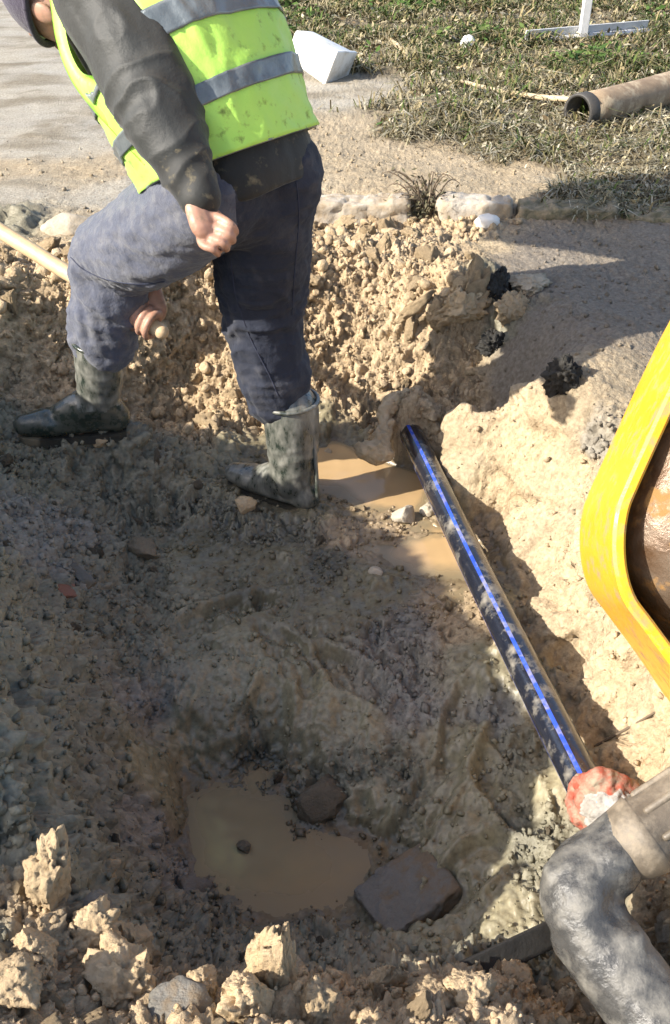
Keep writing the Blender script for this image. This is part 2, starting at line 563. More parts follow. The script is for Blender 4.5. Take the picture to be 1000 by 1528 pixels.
CP = [
    # road and verge beyond
    (-300, 60, 0, 'conc'), (0, 40, 0, 'conc'), (0, 150, 0, 'conc'), (120, 100, 0, 'conc'), (150, 200, 0, 'conc'), (60, 220, 0, 'conc'),
    (-300, 200, 0, 'conc'), (0, 255, -.005, 'dirt'), (150, 255, -.005, 'dirt'), (0, 290, -.01, 'conc'), (200, 285, -.01, 'conc'), (300, 200, 0, 'conc'),
    (330, 60, 0, 'conc'), (400, 110, 0, 'conc'), (480, 120, 0, 'conc'), (540, 150, 0, 'conc'), (430, 80, 0, 'conc'), (300, 0, 0, 'conc'),
    (400, 5, .03, 'soil'), (460, 20, .03, 'soil'), (500, 60, .02, 'soil'), (570, 100, .02, 'soil'), (560, 60, .03, 'soil'), (620, 150, .03, 'soil'), (620, 190, .02, 'soil'), (700, 180, .04, 'soil'), (760, 220, .03, 'soil'),
    (900, 240, .04, 'soil'), (1000, 255, .04, 'soil'), (600, 0, .05, 'soil'), (1000, 0, .05, 'soil'), (800, 100, .05, 'soil'), (1300, 100, .05, 'soil'), (1300, 250, .05, 'soil'),
    (500, 190, 0, 'dirt'), (560, 225, 0, 'dirt'), (650, 245, 0, 'dirt'), (760, 268, .01, 'dirt'), (520, 265, .01, 'dirt'), (700, 278, .02, 'dirt'), (900, 285, .03, 'soil'), (430, 250, 0, 'dirt'),
    # in front of the kerb
    (480, 350, -.02, 'clay'), (600, 350, -.02, 'clay'), (700, 350, -.02, 'clay'), (730, 360, -.02, 'dirt'), (800, 368, -.01, 'asph'), (1000, 370, 0, 'asph'), (1300, 400, 0, 'asph'),
    (900, 450, 0, 'asph'), (1000, 520, 0, 'asph'), (830, 430, 0, 'asph'), (780, 395, -.01, 'asph'), (850, 510, -.01, 'asph'), (790, 490, -.04, 'asph'),
    (480, 400, 0.000, 'clay'), (560, 390, 0.010, 'clay'), (650, 385, .0, 'clay'), (520, 460, -0.100, 'clay'), (610, 440, -0.050, 'clay'), (690, 455, -0.040, 'clay'), (640, 475, -0.090, 'clay'),
    (560, 520, -0.200, 'clay'), (500, 570, -0.290, 'clay'), (740, 420, -0.020, 'lump'), (760, 485, -0.080, 'lump'), (700, 520, -0.170, 'clay'), (640, 560, -0.250, 'clay'), (590, 575, -0.290, 'clay'),
    (550, 630, -0.380, 'clay'), (660, 590, -0.260, 'clay'),
    # spoil behind the worker, on the left
    (0, 330, .0, 'lump'), (0, 400, .05, 'clay'), (60, 400, .03, 'clay'), (0, 480, .0, 'clay'), (60, 540, -0.120, 'clay'), (0, 560, -0.140, 'clay'), (100, 440, .02, 'clay'),
    (200, 440, 0, 'clay'), (260, 420, 0, 'clay'), (300, 480, -0.120, 'clay'), (250, 540, -0.220, 'clay'), (210, 600, -0.300, 'clay'), (320, 560, -0.260, 'clay'), (290, 640, -.34, 'clay'),
    (380, 600, -0.320, 'clay'), (340, 665, -.37, 'mud'), (330, 345, -.02, 'clay'), (400, 400, .02, 'clay'), (400, 500, -0.150, 'clay'), (140, 340, -.01, 'dirt'), (90, 590, -0.190, 'clay'),
    # ledge under the left boot
    (20, 650, -.205, 'lump'), (100, 665, -.21, 'lump'), (180, 660, -.21, 'lump'), (230, 680, -.28, 'lump'), (0, 615, -.18, 'lump'), (130, 640, -.205, 'lump'),
    # upper floor and puddles
    (400, 650, -.385, 'mud'), (290, 710, -.36, 'mud'), (250, 770, -.37, 'lump'), (360, 775, -.385, 'lump'), (430, 795, -.385, 'lump'), (520, 805, -.385, 'clay'), (590, 785, -.392, 'clay'),
    (430, 700, -.425, 'bed'), (500, 680, -.44, 'bed'), (560, 700, -.44, 'bed'), (600, 715, -.44, 'bed'), (520, 735, -.43, 'bed'), (630, 735, -.44, 'bed'), (640, 830, -.445, 'bed'), (590, 825, -.43, 'bed'),
    (690, 850, -.44, 'bed'), (665, 785, -.415, 'clay'), (700, 905, -.40, 'clay'), (560, 870, -.395, 'mud'), (650, 900, -.395, 'clay'), (470, 640, -.375, 'mud'), (530, 650, -.38, 'mud'), (450, 760, -.40, 'mud'), (360, 720, -.395, 'mud'),
    (300, 830, -.42, 'mud'), (420, 850, -.42, 'mud'), (490, 840, -.40, 'lump'), (520, 930, -.44, 'mud'), (600, 950, -.43, 'grey'), (610, 1040, -.46, 'grey'), (720, 1000, -.43, 'mud'), (720, 940, -.41, 'clay'),
    (420, 950, -.45, 'mud'), (330, 950, -.45, 'mud'), (400, 1040, -.48, 'mud'), (300, 1060, -.49, 'mud'), (500, 1080, -.50, 'mud'), (700, 1100, -.47, 'mud'), (800, 1130, -.45, 'lump'),
    (820, 1250, -.46, 'lump'), (700, 1200, -.50, 'mud'), (590, 1190, -.53, 'lump'), (480, 1190, -.57, 'lump'), (740, 1060, -.44, 'grey'),
    (320, 1200, -.622, 'bed'), (400, 1210, -.622, 'bed'), (370, 1280, -.628, 'bed'), (440, 1320, -.624, 'bed'), (500, 1310, -.615, 'bed'), (410, 1350, -.606, 'bed'), (310, 1260, -.615, 'bed'),
    (290, 1120, -.565, 'mud'), (390, 1120, -.572, 'lump'), (250, 1200, -.56, 'mud'), (250, 1290, -.55, 'grey'), (330, 1360, -.575, 'lump'), (440, 1400, -.57, 'lump'), (560, 1240, -.58, 'mud'),
    (720, 1290, -.53, 'mud'), (640, 1410, -.53, 'mud'), (760, 1370, -.50, 'mud'), (600, 1320, -.585, 'mud'),
    # left wall of the pit
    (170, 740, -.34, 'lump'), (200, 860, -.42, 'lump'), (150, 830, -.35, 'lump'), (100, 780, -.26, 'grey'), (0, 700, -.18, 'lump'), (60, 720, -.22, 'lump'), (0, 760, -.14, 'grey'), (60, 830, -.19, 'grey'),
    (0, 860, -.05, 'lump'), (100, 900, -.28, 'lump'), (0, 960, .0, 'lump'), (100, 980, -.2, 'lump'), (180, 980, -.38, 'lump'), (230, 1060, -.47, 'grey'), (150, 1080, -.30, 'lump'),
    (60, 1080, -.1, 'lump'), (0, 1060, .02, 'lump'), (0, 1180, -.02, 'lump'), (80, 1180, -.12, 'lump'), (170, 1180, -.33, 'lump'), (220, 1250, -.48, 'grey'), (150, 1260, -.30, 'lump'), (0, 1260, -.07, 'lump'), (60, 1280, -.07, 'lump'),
    # near rim
    (40, 1340, -.05, 'clay'), (130, 1350, -.13, 'lump'), (210, 1400, -.32, 'lump'), (60, 1420, -.04, 'clay'), (0, 1400, -.05, 'lump'), (150, 1440, -.13, 'clay'), (260, 1460, -.28, 'clay'),
    (300, 1420, -.42, 'lump'), (200, 1500, -.08, 'clay'), (330, 1490, -.15, 'clay'), (400, 1470, -.22, 'clay'), (420, 1520, -.07, 'clay'), (100, 1500, -.05, 'clay'), (0, 1520, 0, 'clay'),
    (510, 1480, -.27, 'clay'), (560, 1515, -.16, 'clay'), (650, 1500, -.19, 'clay'), (740, 1485, -.22, 'clay'), (700, 1440, -.44, 'lump'), (820, 1450, -.44, 'lump'), (840, 1520, -.36, 'clay'),
    (700, 1528, -.14, 'clay'), (590, 1440, -.42, 'lump'), (480, 1430, -.44, 'lump'),
    # pipe bed and the right wall
    (600, 613, -.235, 'clay'), (632, 614, -.235, 'clay'), (578, 628, -.30, 'clay'), (612, 588, -.185, 'clay'), (640, 600, -.22, 'clay'),
    (604, 655, -.41, 'clay'), (680, 770, -.395, 'mud'), (742, 890, -.388, 'mud'), (800, 1020, -.39, 'mud'), (855, 1130, -.39, 'mud'),
    (690, 610, -0.170, 'face'), (685, 650, -0.270, 'face'), (700, 695, -0.385, 'face'), (750, 775, -0.375, 'face'), (805, 885, -0.375, 'face'), (865, 990, -0.375, 'face'), (915, 1090, -0.375, 'face'), (955, 1160, -.34, 'clay'),
    (760, 600, -0.100, 'face'), (800, 640, -0.120, 'face'), (850, 700, -0.150, 'face'), (870, 610, -0.030, 'dirt'), (950, 590, -0.010, 'dirt'), (820, 555, -.01, 'dirt'), (1000, 640, -0.030, 'dirt'), (880, 660, -0.080, 'grey'),
    (770, 720, -0.270, 'face'), (830, 850, -0.290, 'face'), (900, 960, -0.270, 'face'), (960, 1050, -0.260, 'face'), (1000, 1130, -0.270, 'face'), (880, 850, -0.200, 'face'), (950, 950, -0.190, 'face'),
    (1000, 1030, -0.200, 'face'), (920, 780, -0.130, 'face'), (1120, 1000, -0.100, 'face'), (1100, 800, -0.040, 'dirt'), (1200, 1200, -.04, 'clay'),
    (960, 1340, -.22, 'clay'), (1000, 1400, -.19, 'clay'), (1000, 1240, -.24, 'clay'), (920, 1230, -.40, 'lump'), (900, 1400, -.38, 'lump'), (930, 1480, -.34, 'lump'), (1000, 1528, -.24, 'lump'), (1120, 1350, -.10, 'clay'), (870, 1320, -.42, 'lump'),
]
OFF = [  # outside the photograph: an unseen spoil heap on the left, its ridge shaped to shade the pit, the ground the photographer stands on, the far ground
    (-1.50, 2.60, .33, 'clay'), (-1.50, 2.05, .47, 'clay'), (-1.5, 1.55, .72, 'clay'), (-1.5, 1.26, .82, 'clay'), (-1.5, .97, .91, 'clay'), (-1.5, .74, .91, 'clay'), (-1.5, .56, .93, 'clay'), (-1.5, .38, .60, 'clay'), (-1.5, .15, .30, 'clay'), (-1.5, -.5, .25, 'clay'),
    (-2.2, 2.2, .25, 'clay'), (-2.2, 1.3, .45, 'clay'), (-2.2, .4, .35, 'clay'), (-2.9, 1.3, 0, 'dirt'), (-2.8, 2.4, 0, 'dirt'), (-2.9, .2, 0, 'dirt'), (-1.7, 3.1, .03, 'lump'), (-1.4, 2.9, .1, 'lump'),
    (-1.05, 1.5, .30, 'lump'), (-1.05, 1.0, .28, 'lump'), (-1.05, 2.1, .10, 'lump'), (-.95, .62, -.04, 'lump'), (-.72, .74, -.08, 'lump'), (-.70, .52, -.03, 'clay'), (-1.0, .40, .06, 'clay'), (-.5, .3, .04, 'clay'), (-.6, -.3, .05, 'dirt'),
    (0, .2, -.03, 'dirt'), (0, -.5, 0, 'dirt'), (.6, .25, -.08, 'dirt'), (1.2, .3, 0, 'dirt'), (1.5, 1.0, 0, 'dirt'), (1.6, 2.0, 0, 'dirt'), (2.2, 3.0, 0, 'asph'), (0, -1.5, 0, 'dirt'), (1.5, -1, 0, 'dirt'), (-1.5, -1.4, 0, 'dirt'),
    (3, 1, 0, 'dirt'), (4, 4, 0, 'asph'), (-3.5, 4, 0, 'conc'), (-4, 7, 0, 'conc'), (-3, 10, 0, 'conc'), (4, 7, .05, 'soil'), (0, 9, .05, 'soil'), (3, 11, .05, 'soil'), (-4, -2, 0, 'dirt'), (4, -2, 0, 'dirt'), (-6, 2, 0, 'dirt'), (6, 0, 0, 'dirt'), (-8, 12, 0, 'conc'), (8, 12, .05, 'soil'), (0, 14, .05, 'soil'),
]
PTS, ZV, KD = [], [], []
for (u, v, z, k) in CP:
    q = on_z(u, v, z)
    PTS.append(q[:2]); ZV.append(z); KD.append(KEYS.index(k))
for (x, y, z, k) in OFF:
    PTS.append((x, y)); ZV.append(z); KD.append(KEYS.index(k))
PTS, ZV, KD = np.array(PTS), np.array(ZV), np.array(KD)


def _phi(d2):
    return 0.5 * d2 * np.log(d2 + 1e-9)


_n = len(PTS)
_D = ((PTS[:, None] - PTS[None]) ** 2).sum(2)
_A = np.zeros((_n + 3, _n + 3))
_A[:_n, :_n] = _phi(_D) + 2e-4 * np.eye(_n)
_A[:_n, _n] = 1
_A[:_n, _n + 1:] = PTS
_A[_n:, :_n] = _A[:_n, _n:].T
TPS = np.linalg.solve(_A, np.concatenate((ZV, np.zeros(3))))


def base_z(xy):
    xy = np.atleast_2d(np.asarray(xy, float))
    out = np.empty(len(xy))
    for s in range(0, len(xy), 40000):
        q = xy[s:s + 40000]
        d = ((q[:, None] - PTS[None]) ** 2).sum(2)
        out[s:s + 40000] = _phi(d) @ TPS[:_n] + TPS[_n] + q @ TPS[_n + 1:]
    rr = np.maximum(np.abs(xy[:, 0]) / 5.5, np.abs(xy[:, 1] - 4) / 8.0)
    far = sstep(0.85, 1.2, rr)
    return np.clip(out, -0.75, 1.0) * (1 - far) + 0.03 * far


def axis(segs):
    out = [segs[0][0]]
    for a, b, d0, d1 in segs:
        x, n = a, max(2, int(round((b - a) / (0.5 * (d0 + d1)))))
        t = np.linspace(0, 1, n + 1)[1:]
        prof = np.cumsum(d0 + (d1 - d0) * t)
        out += list(a + prof / prof[-1] * (b - a))
    return np.array(out)


gx = axis([(-300, -12, 40, 2), (-12, -3, 1, .1), (-3, -1.1, .06, .013), (-1.1, -.85, .012, .0052), (-.85, 1.0, .0046, .0048), (1.0, 1.3, .006, .014), (1.3, 3, .016, .06), (3, 12, .1, 1), (12, 300, 2, 40)])
gy = axis([(-300, -8, 40, 1.5), (-8, -.6, .6, .06), (-.6, .45, .05, .012), (.45, 3.4, .0045, .0052), (3.4, 4.4, .007, .014), (4.4, 9.5, .016, .045), (9.5, 20, .06, 1), (20, 600, 2, 60)])
NX, NY = len(gx), len(gy)
XX, YY = np.meshgrid(gx, gy)
XY = np.stack((XX.ravel(), YY.ravel()), 1)
BZ = base_z(XY)
P3 = np.column_stack((XY, BZ))
# zone weights with warped borders
warp = np.stack((fbm(P3 * 4, 4, 31), fbm(P3 * 4, 4, 57)), 1) * 0.10 + np.stack((fbm(P3 * 18, 3, 5), fbm(P3 * 18, 3, 9)), 1) * 0.03
Wt = np.zeros((len(XY), len(KEYS)))
for s in range(0, len(XY), 40000):
    q = XY[s:s + 40000] + warp[s:s + 40000]
    d = ((q[:, None] - PTS[None]) ** 2).sum(2) + 4e-4
    iw = d ** -2.4
    for k in range(len(KEYS)):
        Wt[s:s + 40000, k] = iw[:, KD == k].sum(1)
Wt /= Wt.sum(1)[:, None]
par = np.array([KIND[k][2:] for k in KEYS])
big, clo, fin = (Wt @ par).T
# displacement along the smooth surface normal
Zg = BZ.reshape(NY, NX)
dzx = np.gradient(Zg, gx, axis=1).ravel()
dzy = np.gradient(Zg, gy, axis=0).ravel()
NRM = np.stack((-dzx, -dzy, np.ones(len(XY))), 1)
NRM /= np.linalg.norm(NRM, axis=1)[:, None]
near = np.hypot(P3[:, 0], P3[:, 1] - 2) < 8
dsp = np.zeros(len(XY))
q = P3[near]
wq = q + 0.030 * np.stack((fbm(q * 16, 3, 3), fbm(q * 16, 3, 4), fbm(q * 16, 3, 6)), 1) + .008 * np.stack((vnoise(q * 60, 13), vnoise(q * 60, 14), vnoise(q * 60, 16)), 1)


def billow(p, octs, sd, gain=.55):
    a, t, o = 1.0, 0.0, np.zeros(len(p))
    for k in range(octs):
        o += a * np.minimum(np.abs(vnoise(p * 2.0 ** k + 9.1 * k, sd + k)) * 2.2, 1.2)
        t += a
        a *= gain
    return o / t - .42


cid, ce = broken(wq * 12, 2)
cid2, ce2 = broken(wq * 27, 8)
bil = billow(wq * 11, 5, 133, .62)
bil2 = billow(wq * 42, 3, 143, .6)
clod = 0.40 * cid + 0.30 * cid2 + 1.25 * bil + .55 * bil2
fineN = fbm(q * 60, 4, 12, 0.6)
dsp[near] = big[near] * (1.7 * fbm(q * 5.5, 5, 21, 0.55)) + clo[near] * clod + fin[near] * 1.6 * fineN
# hand-worked scars: the bucket's scrape grooves on the cut wall, footprints and ridges in the mud
mudw = Wt[:, KEYS.index('mud')] + 0.6 * Wt[:, KEYS.index('lump')]
dsp[near] += mudw[near] * (0.034 * np.clip(fbm(q * 6, 5, 77, 0.6, ridged=True) - 0.3, -0.5, 1) + .012 * fbm(q * 22, 4, 78, .6, ridged=True))
facew = Wt[:, KEYS.index('face')]
st = np.stack((q[:, 0] * 3 + q[:, 2] * 6, q[:, 1] * 16, q[:, 2] * 3), 1)
dsp[near] += facew[near] * (0.014 * fbm(st, 4, 41, 0.55) + 0.035 * np.minimum(0, fbm(q * 11, 4, 61, .6) + 0.10) + .030 * broken(wq * 6.5, 63)[0] + .012 * fbm(q * 30, 4, 64, .6))
PV = P3 + NRM * dsp[:, None]
for (u, v, z_, la, lb, an, dpt_) in ((330, 930, -.45, .14, .05, .5, .022), (430, 985, -.45, .13, .05, 2.2, .020), (640, 1185, -.5, .14, .05, .9, .024), (760, 1190, -.47, .13, .05, 2.0, .022), (690, 1080, -.46, .12, .045, 1.2, .018),
                                      (300, 800, -.4, .13, .05, .3, .022), (410, 880, -.42, .12, .05, 1.7, .018), (520, 1010, -.46, .13, .05, 2.6, .02), (700, 1310, -.53, .13, .05, .7, .02), (400, 1075, -.49, .12, .05, 1.4, .02)):
    c_ = on_z(u, v, z_)
    dx_, dy_ = PV[:, 0] - c_[0], PV[:, 1] - c_[1]
    e1_ = (dx_ * math.cos(an) + dy_ * math.sin(an)) / la
    e2_ = (-dx_ * math.sin(an) + dy_ * math.cos(an)) / lb
    e_ = np.sqrt(e1_ ** 2 + e2_ ** 2) + .22 * warp[:, 0] / .05
    PV[:, 2] += -dpt_ * sstep(1.0, .72, e_) + .012 * np.exp(-((e_ - 1.15) / .16) ** 2)
for (cx, cy, rad, lev) in ((0.05, 2.28, .62, -.405), (-0.12, 1.28, .50, -.598)):
    m_ = np.hypot(PV[:, 0] - cx, PV[:, 1] - cy) < rad
    dz_ = PV[m_, 2] - lev
    PV[m_, 2] = lev + dz_ * (.30 + .70 * sstep(.01, .075, np.abs(dz_)))
# albedo and roughness per vertex (soil tone, with crevice shade between clods painted in)
cols = np.array([KIND[k][0] for k in KEYS])
Cc = Wt @ cols
Rg = Wt @ np.array([KIND[k][1] for k in KEYS])
mott = np.zeros(len(XY))
mott[near] = (0.24 + 0.30 * np.clip(mudw[near], 0, 1)) * fbm(q * 8, 6, 91, 0.7) + 0.14 * fineN + 0.22 * (bil + bil2) * (clo[near] > .012) + .06 * cid2  # relief terms paint the hollows between clods darker
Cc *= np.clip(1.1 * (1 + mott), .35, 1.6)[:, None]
tint = np.zeros(len(XY))
tint[near] = fbm(q * 3.1, 4, 111)
Cc *= np.stack((1 + 0.05 * tint, np.ones(len(tint)), 1 - 0.10 * tint), 1)
# soaked margin just above each puddle's level
for (cx, cy, rad, lev) in ((0.05, 2.28, .62, -.405), (-0.12, 1.28, .42, -.598)):
    dd = np.hypot(PV[:, 0] - cx, PV[:, 1] - cy)
    wet = sstep(0.045, 0.004, PV[:, 2] - lev) * sstep(rad, rad * .7, dd)
    Cc *= (1 - 0.42 * wet)[:, None]
    Rg = Rg * (1 - wet) + 0.28 * wet
Rg = np.clip(Rg + 0.12 * mott, 0.2, 1)
roadw = Wt[:, WIc] if False else Wt[:, KEYS.index('conc')]
sk = np.stack((P3[:, 0] * 2.0 + .3 * P3[:, 1], P3[:, 1] * 3.2, P3[:, 2]), 1) + .35 * np.stack((vnoise(P3 * 3, 1), vnoise(P3 * 3, 2), 0 * P3[:, 0]), 1)
mudf = np.zeros(len(XY))
mudf[near] = sstep(-.12, .22, fbm(sk[near], 5, 301, .6)) * .95
mudf2 = np.zeros(len(XY))
mudf2[near] = sstep(.15, .35, fbm(sk[near] * 3.1, 4, 307, .6)) * .7
mf = np.clip(mudf + mudf2, 0, .95) * roadw
Cc = Cc * (1 - mf)[:, None] + np.array((.25, .212, .15)) * mf[:, None]
PV = PV + NRM * (mf * (.004 + .010 * np.nan_to_num(mott)))[:, None]
idx = np.arange(NX * NY).reshape(NY, NX)
FQ = np.stack((idx[:-1, :-1], idx[:-1, 1:], idx[1:, 1:], idx[1:, :-1]), -1).reshape(-1, 4)
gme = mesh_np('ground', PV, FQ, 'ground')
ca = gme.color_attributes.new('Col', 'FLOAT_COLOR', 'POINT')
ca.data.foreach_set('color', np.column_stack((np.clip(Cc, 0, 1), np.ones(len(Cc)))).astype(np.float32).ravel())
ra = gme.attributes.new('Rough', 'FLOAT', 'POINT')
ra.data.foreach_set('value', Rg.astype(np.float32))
tag(link('ground', gme), 'excavated clay ground with a muddy pit, cut walls, spoil bank, verge and road edge', None, None, 'structure')

PZ = PV[:, 2].reshape(NY, NX)


def gz(x, y):
    """height of the finished ground"""
    i = int(np.clip(np.searchsorted(gx, x) - 1, 0, NX - 2))
    j = int(np.clip(np.searchsorted(gy, y) - 1, 0, NY - 2))
    a = (x - gx[i]) / (gx[i + 1] - gx[i])
    b = (y - gy[j]) / (gy[j + 1] - gy[j])
    return float((PZ[j, i] * (1 - a) + PZ[j, i + 1] * a) * (1 - b) + (PZ[j + 1, i] * (1 - a) + PZ[j + 1, i + 1] * a) * b)


def hit(u, v):
    """where the line of sight meets the ground"""
    r = ray(u, v)
    t, prev = 0.6, None
    while t < 30:
        p = CAM + r * t
        if p[2] < gz(p[0], p[1]):
            lo, hi = t - 0.02, t
            for _ in range(12):
                m = (lo + hi) / 2
                p = CAM + r * m
                if p[2] < gz(p[0], p[1]):
                    hi = m
                else:
                    lo = m
            return CAM + r * hi
        t += 0.02
    return CAM + r * t


# ------------------------------------------------------------------ puddles
def puddle(px, z, name, label, col=(.44, .30, .155)):
    P = np.array([on_z(u, v, z)[:2] for u, v in px])
    P = P.mean(0) + (P - P.mean(0)) * 1.25
    Q = catmull(np.vstack((P, P[:1])), 64)[:-1]
    xs = np.arange(Q[:, 0].min(), Q[:, 0].max() + .008, .008)
    ys = np.arange(Q[:, 1].min(), Q[:, 1].max() + .008, .008)
    X, Y = np.meshgrid(xs, ys)
    pts = np.stack((X.ravel(), Y.ravel()), 1)
    ins = np.zeros(len(pts), bool)
    a, b = Q, np.roll(Q, -1, 0)
    for (x1, y1), (x2, y2) in zip(a, b):
        c_ = ((y1 > pts[:, 1]) != (y2 > pts[:, 1])) & (pts[:, 0] < (x2 - x1) * (pts[:, 1] - y1) / (y2 - y1 + 1e-12) + x1)
        ins ^= c_
    gzv = np.array([gz(x, y) for x, y in pts])
    dpt = z - gzv
    p3 = np.column_stack((pts, np.full(len(pts), z)))
    ins &= dpt > -.02
    n_, m_ = len(xs), len(ys)
    ix = np.arange(n_ * m_).reshape(m_, n_)
    qd = np.stack((ix[:-1, :-1], ix[:-1, 1:], ix[1:, 1:], ix[1:, :-1]), -1).reshape(-1, 4)
    qd = qd[ins[qd].all(1)]
    used = np.unique(qd)
    mp = np.full(len(pts), -1)
    mp[used] = np.arange(len(used))
    V, qd, dpt = p3[used], mp[qd], dpt[used]
    V[:, 2] += .0006 * vnoise(V * 30, 2)
    dep_ = sstep(-.002, .017, dpt)[:, None]
    sw_ = fbm(V * np.array((5, 9, 1)) + .3 * vnoise(V * 6, 4)[:, None], 4, 71)
    base = np.array(col) * (1 + .22 * sw_)[:, None]
    c = np.array((.20, .162, .10)) * (1 - dep_) + base * dep_
    o = single(name, V, qd, 'water', label, None, kind='structure')
    ca = o.data.color_attributes.new('Col', 'FLOAT_COLOR', 'POINT')
    ca.data.foreach_set('color', np.column_stack((c, np.ones(len(c)))).astype(np.float32).ravel())
    ra = o.data.attributes.new('Rough', 'FLOAT', 'POINT')
    ra.data.foreach_set('value', (.34 * (1 - dep_[:, 0]) + .12 * dep_[:, 0]).astype(np.float32))
    return o


puddle([(380, 640), (470, 625), (560, 640), (620, 655), (690, 740), (640, 775), (520, 770), (440, 780), (340, 745), (330, 690)], -.405, 'puddle_water', 'brown water standing round the far boot')
puddle([(540, 800), (620, 790), (680, 800), (730, 860), (735, 890), (640, 885), (560, 850)], -.409, 'puddle_water', 'small brown puddle beside the pipe')
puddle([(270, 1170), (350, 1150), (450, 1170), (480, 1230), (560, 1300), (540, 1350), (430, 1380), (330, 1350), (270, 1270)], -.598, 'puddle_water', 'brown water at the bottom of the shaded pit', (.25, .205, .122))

exec_later = []

# ------------------------------------------------------------------ the worker
def wp(u, v, d):
    return at(u, v, d)


PELV = np.array((-.200, 2.240, .535))
HIPL, HIPR = np.array((-.272, 2.175, .515)), np.array((-.172, 2.30, .505))
KNEEL, ANKL = wp(164, 380, 2.45), wp(149, 600, 2.70)
KNEER, ANKR = wp(392, 470, 2.53), wp(440, 712, 2.775)
TOEL = wp(38, 652, 2.73)
TOER = ANKR + np.array((-.185, .115, -.055))
C7 = wp(158, -78, 2.17)
HEAD = wp(84, -2, 2.22)
SHL, ELL, WRL = wp(160, -20, 2.04), wp(237, 160, 1.98), wp(299, 296, 1.945)
SHR = np.array((-.43, 2.56, .82))
GRIP = wp(223, 468, 2.52)
h0, h1 = wp(230, 488, 2.50), wp(-10, 338, 2.62)
HAX = (h1 - h0) / np.linalg.norm(h1 - h0)
ELR = 0.5 * (SHR + GRIP) + np.array((.05, .10, .02))
WRR = GRIP + np.array((-.005, .05, .085))
person = root('person', (-.2, 2.3, -.40), 'worker in yellow hi-vis vest and rubber boots bending over the trench', 'person')
FW = np.array((-.8, .6, 0.0))
LF = np.array((-.6, -.8, 0.0))


def hand_hang():
    """left hand hanging with loosely curled fingers"""
    out = [tube([WRL, wp(298, 312, 1.94), wp(306, 335, 1.94)], [.026, .033, .036], 14, side=LF, flat=.62)]
    kn = [(325, 324), (319, 338), (310, 351), (300, 361)]
    mid = [(345, 336), (341, 349), (332, 362), (318, 372)]
    tip = [(351, 347), (347, 359), (338, 371), (325, 379)]
    for (a, b, c), r, ln in zip(zip(kn, mid, tip), (.0088, .0092, .0088, .0078), (1, 1.05, 1, .85)):
        A, B, Cc_ = wp(*a, 1.935), wp(*b, 1.925), wp(*c, 1.95)
        out.append(tube([wp(300, 318, 1.94), A, B, Cc_, Cc_ + np.array((-.012, .018, .002))], [r * .9, r * 1.12, r, r * .92, r * .8], 10))
    out.append(tube([wp(304, 308, 1.955), wp(322, 322, 1.965), wp(340, 338, 1.97), wp(349, 346, 1.975)], [.013, .0125, .011, .009], 10))
    return out


def hand_grip():
    """right hand closed round the shaft"""
    out = []
    pal = GRIP + np.array((-.006, .028, .022))
    pv = pal - (h0 + HAX * (pal - h0).dot(HAX))
    pv /= np.linalg.norm(pv)
    qv = np.cross(HAX, pv)
    if qv.dot(UP) > 0:
        qv = -qv
    ctr = h0 + HAX * (GRIP - h0).dot(HAX)
    out.append(tube([WRR, ctr + pv * .040 + HAX * .0], [.029, .040], 14, side=HAX, flat=.6))
    for k in range(4):
        c = ctr + HAX * (k - 1.5) * .0225
        rr = .031
        pts = [c + rr * (math.cos(a) * pv + math.sin(a) * qv) * (1 if j else 1.1) for j, a in enumerate(np.radians((-95, -150, -200, -255)))]
        pts = [ctr + pv * .036 + HAX * (k - 1.5) * .018] + [c + 1.15 * rr * (math.cos(R(-50)) * pv + math.sin(R(-50)) * -qv * -1)] + pts
        out.append(tube(pts, [.0105, .0108, .0098, .0095, .009, .008], 10))
    a = ctr + HAX * .05
    out.append(tube([ctr + pv * .038 + HAX * .028, a + (pv * .6 + qv * .8) * .034, a + HAX * .004 + (qv * .9 - pv * .5) * .033], [.014, .012, .0095], 10))
    return out


def shoe_foot(ank, toe, r=.03):
    return tube([ank, ank + (toe - ank) * .35 + np.array((0, 0, -.05)), toe], [r, r * .95, r * .7], 12)


hd = HEAD
hdf = np.array((-.28, .34, -.85)); hdf /= np.linalg.norm(hdf)            # the face looks down and ahead
hdu = np.array((-.80, .20, .40)); hdu -= hdf * hdu.dot(hdf); hdu /= np.linalg.norm(hdu)   # crown
hds = np.cross(hdu, hdf)


def hp(s, f, u_):
    return hd + hds * s + hdf * f + hdu * u_


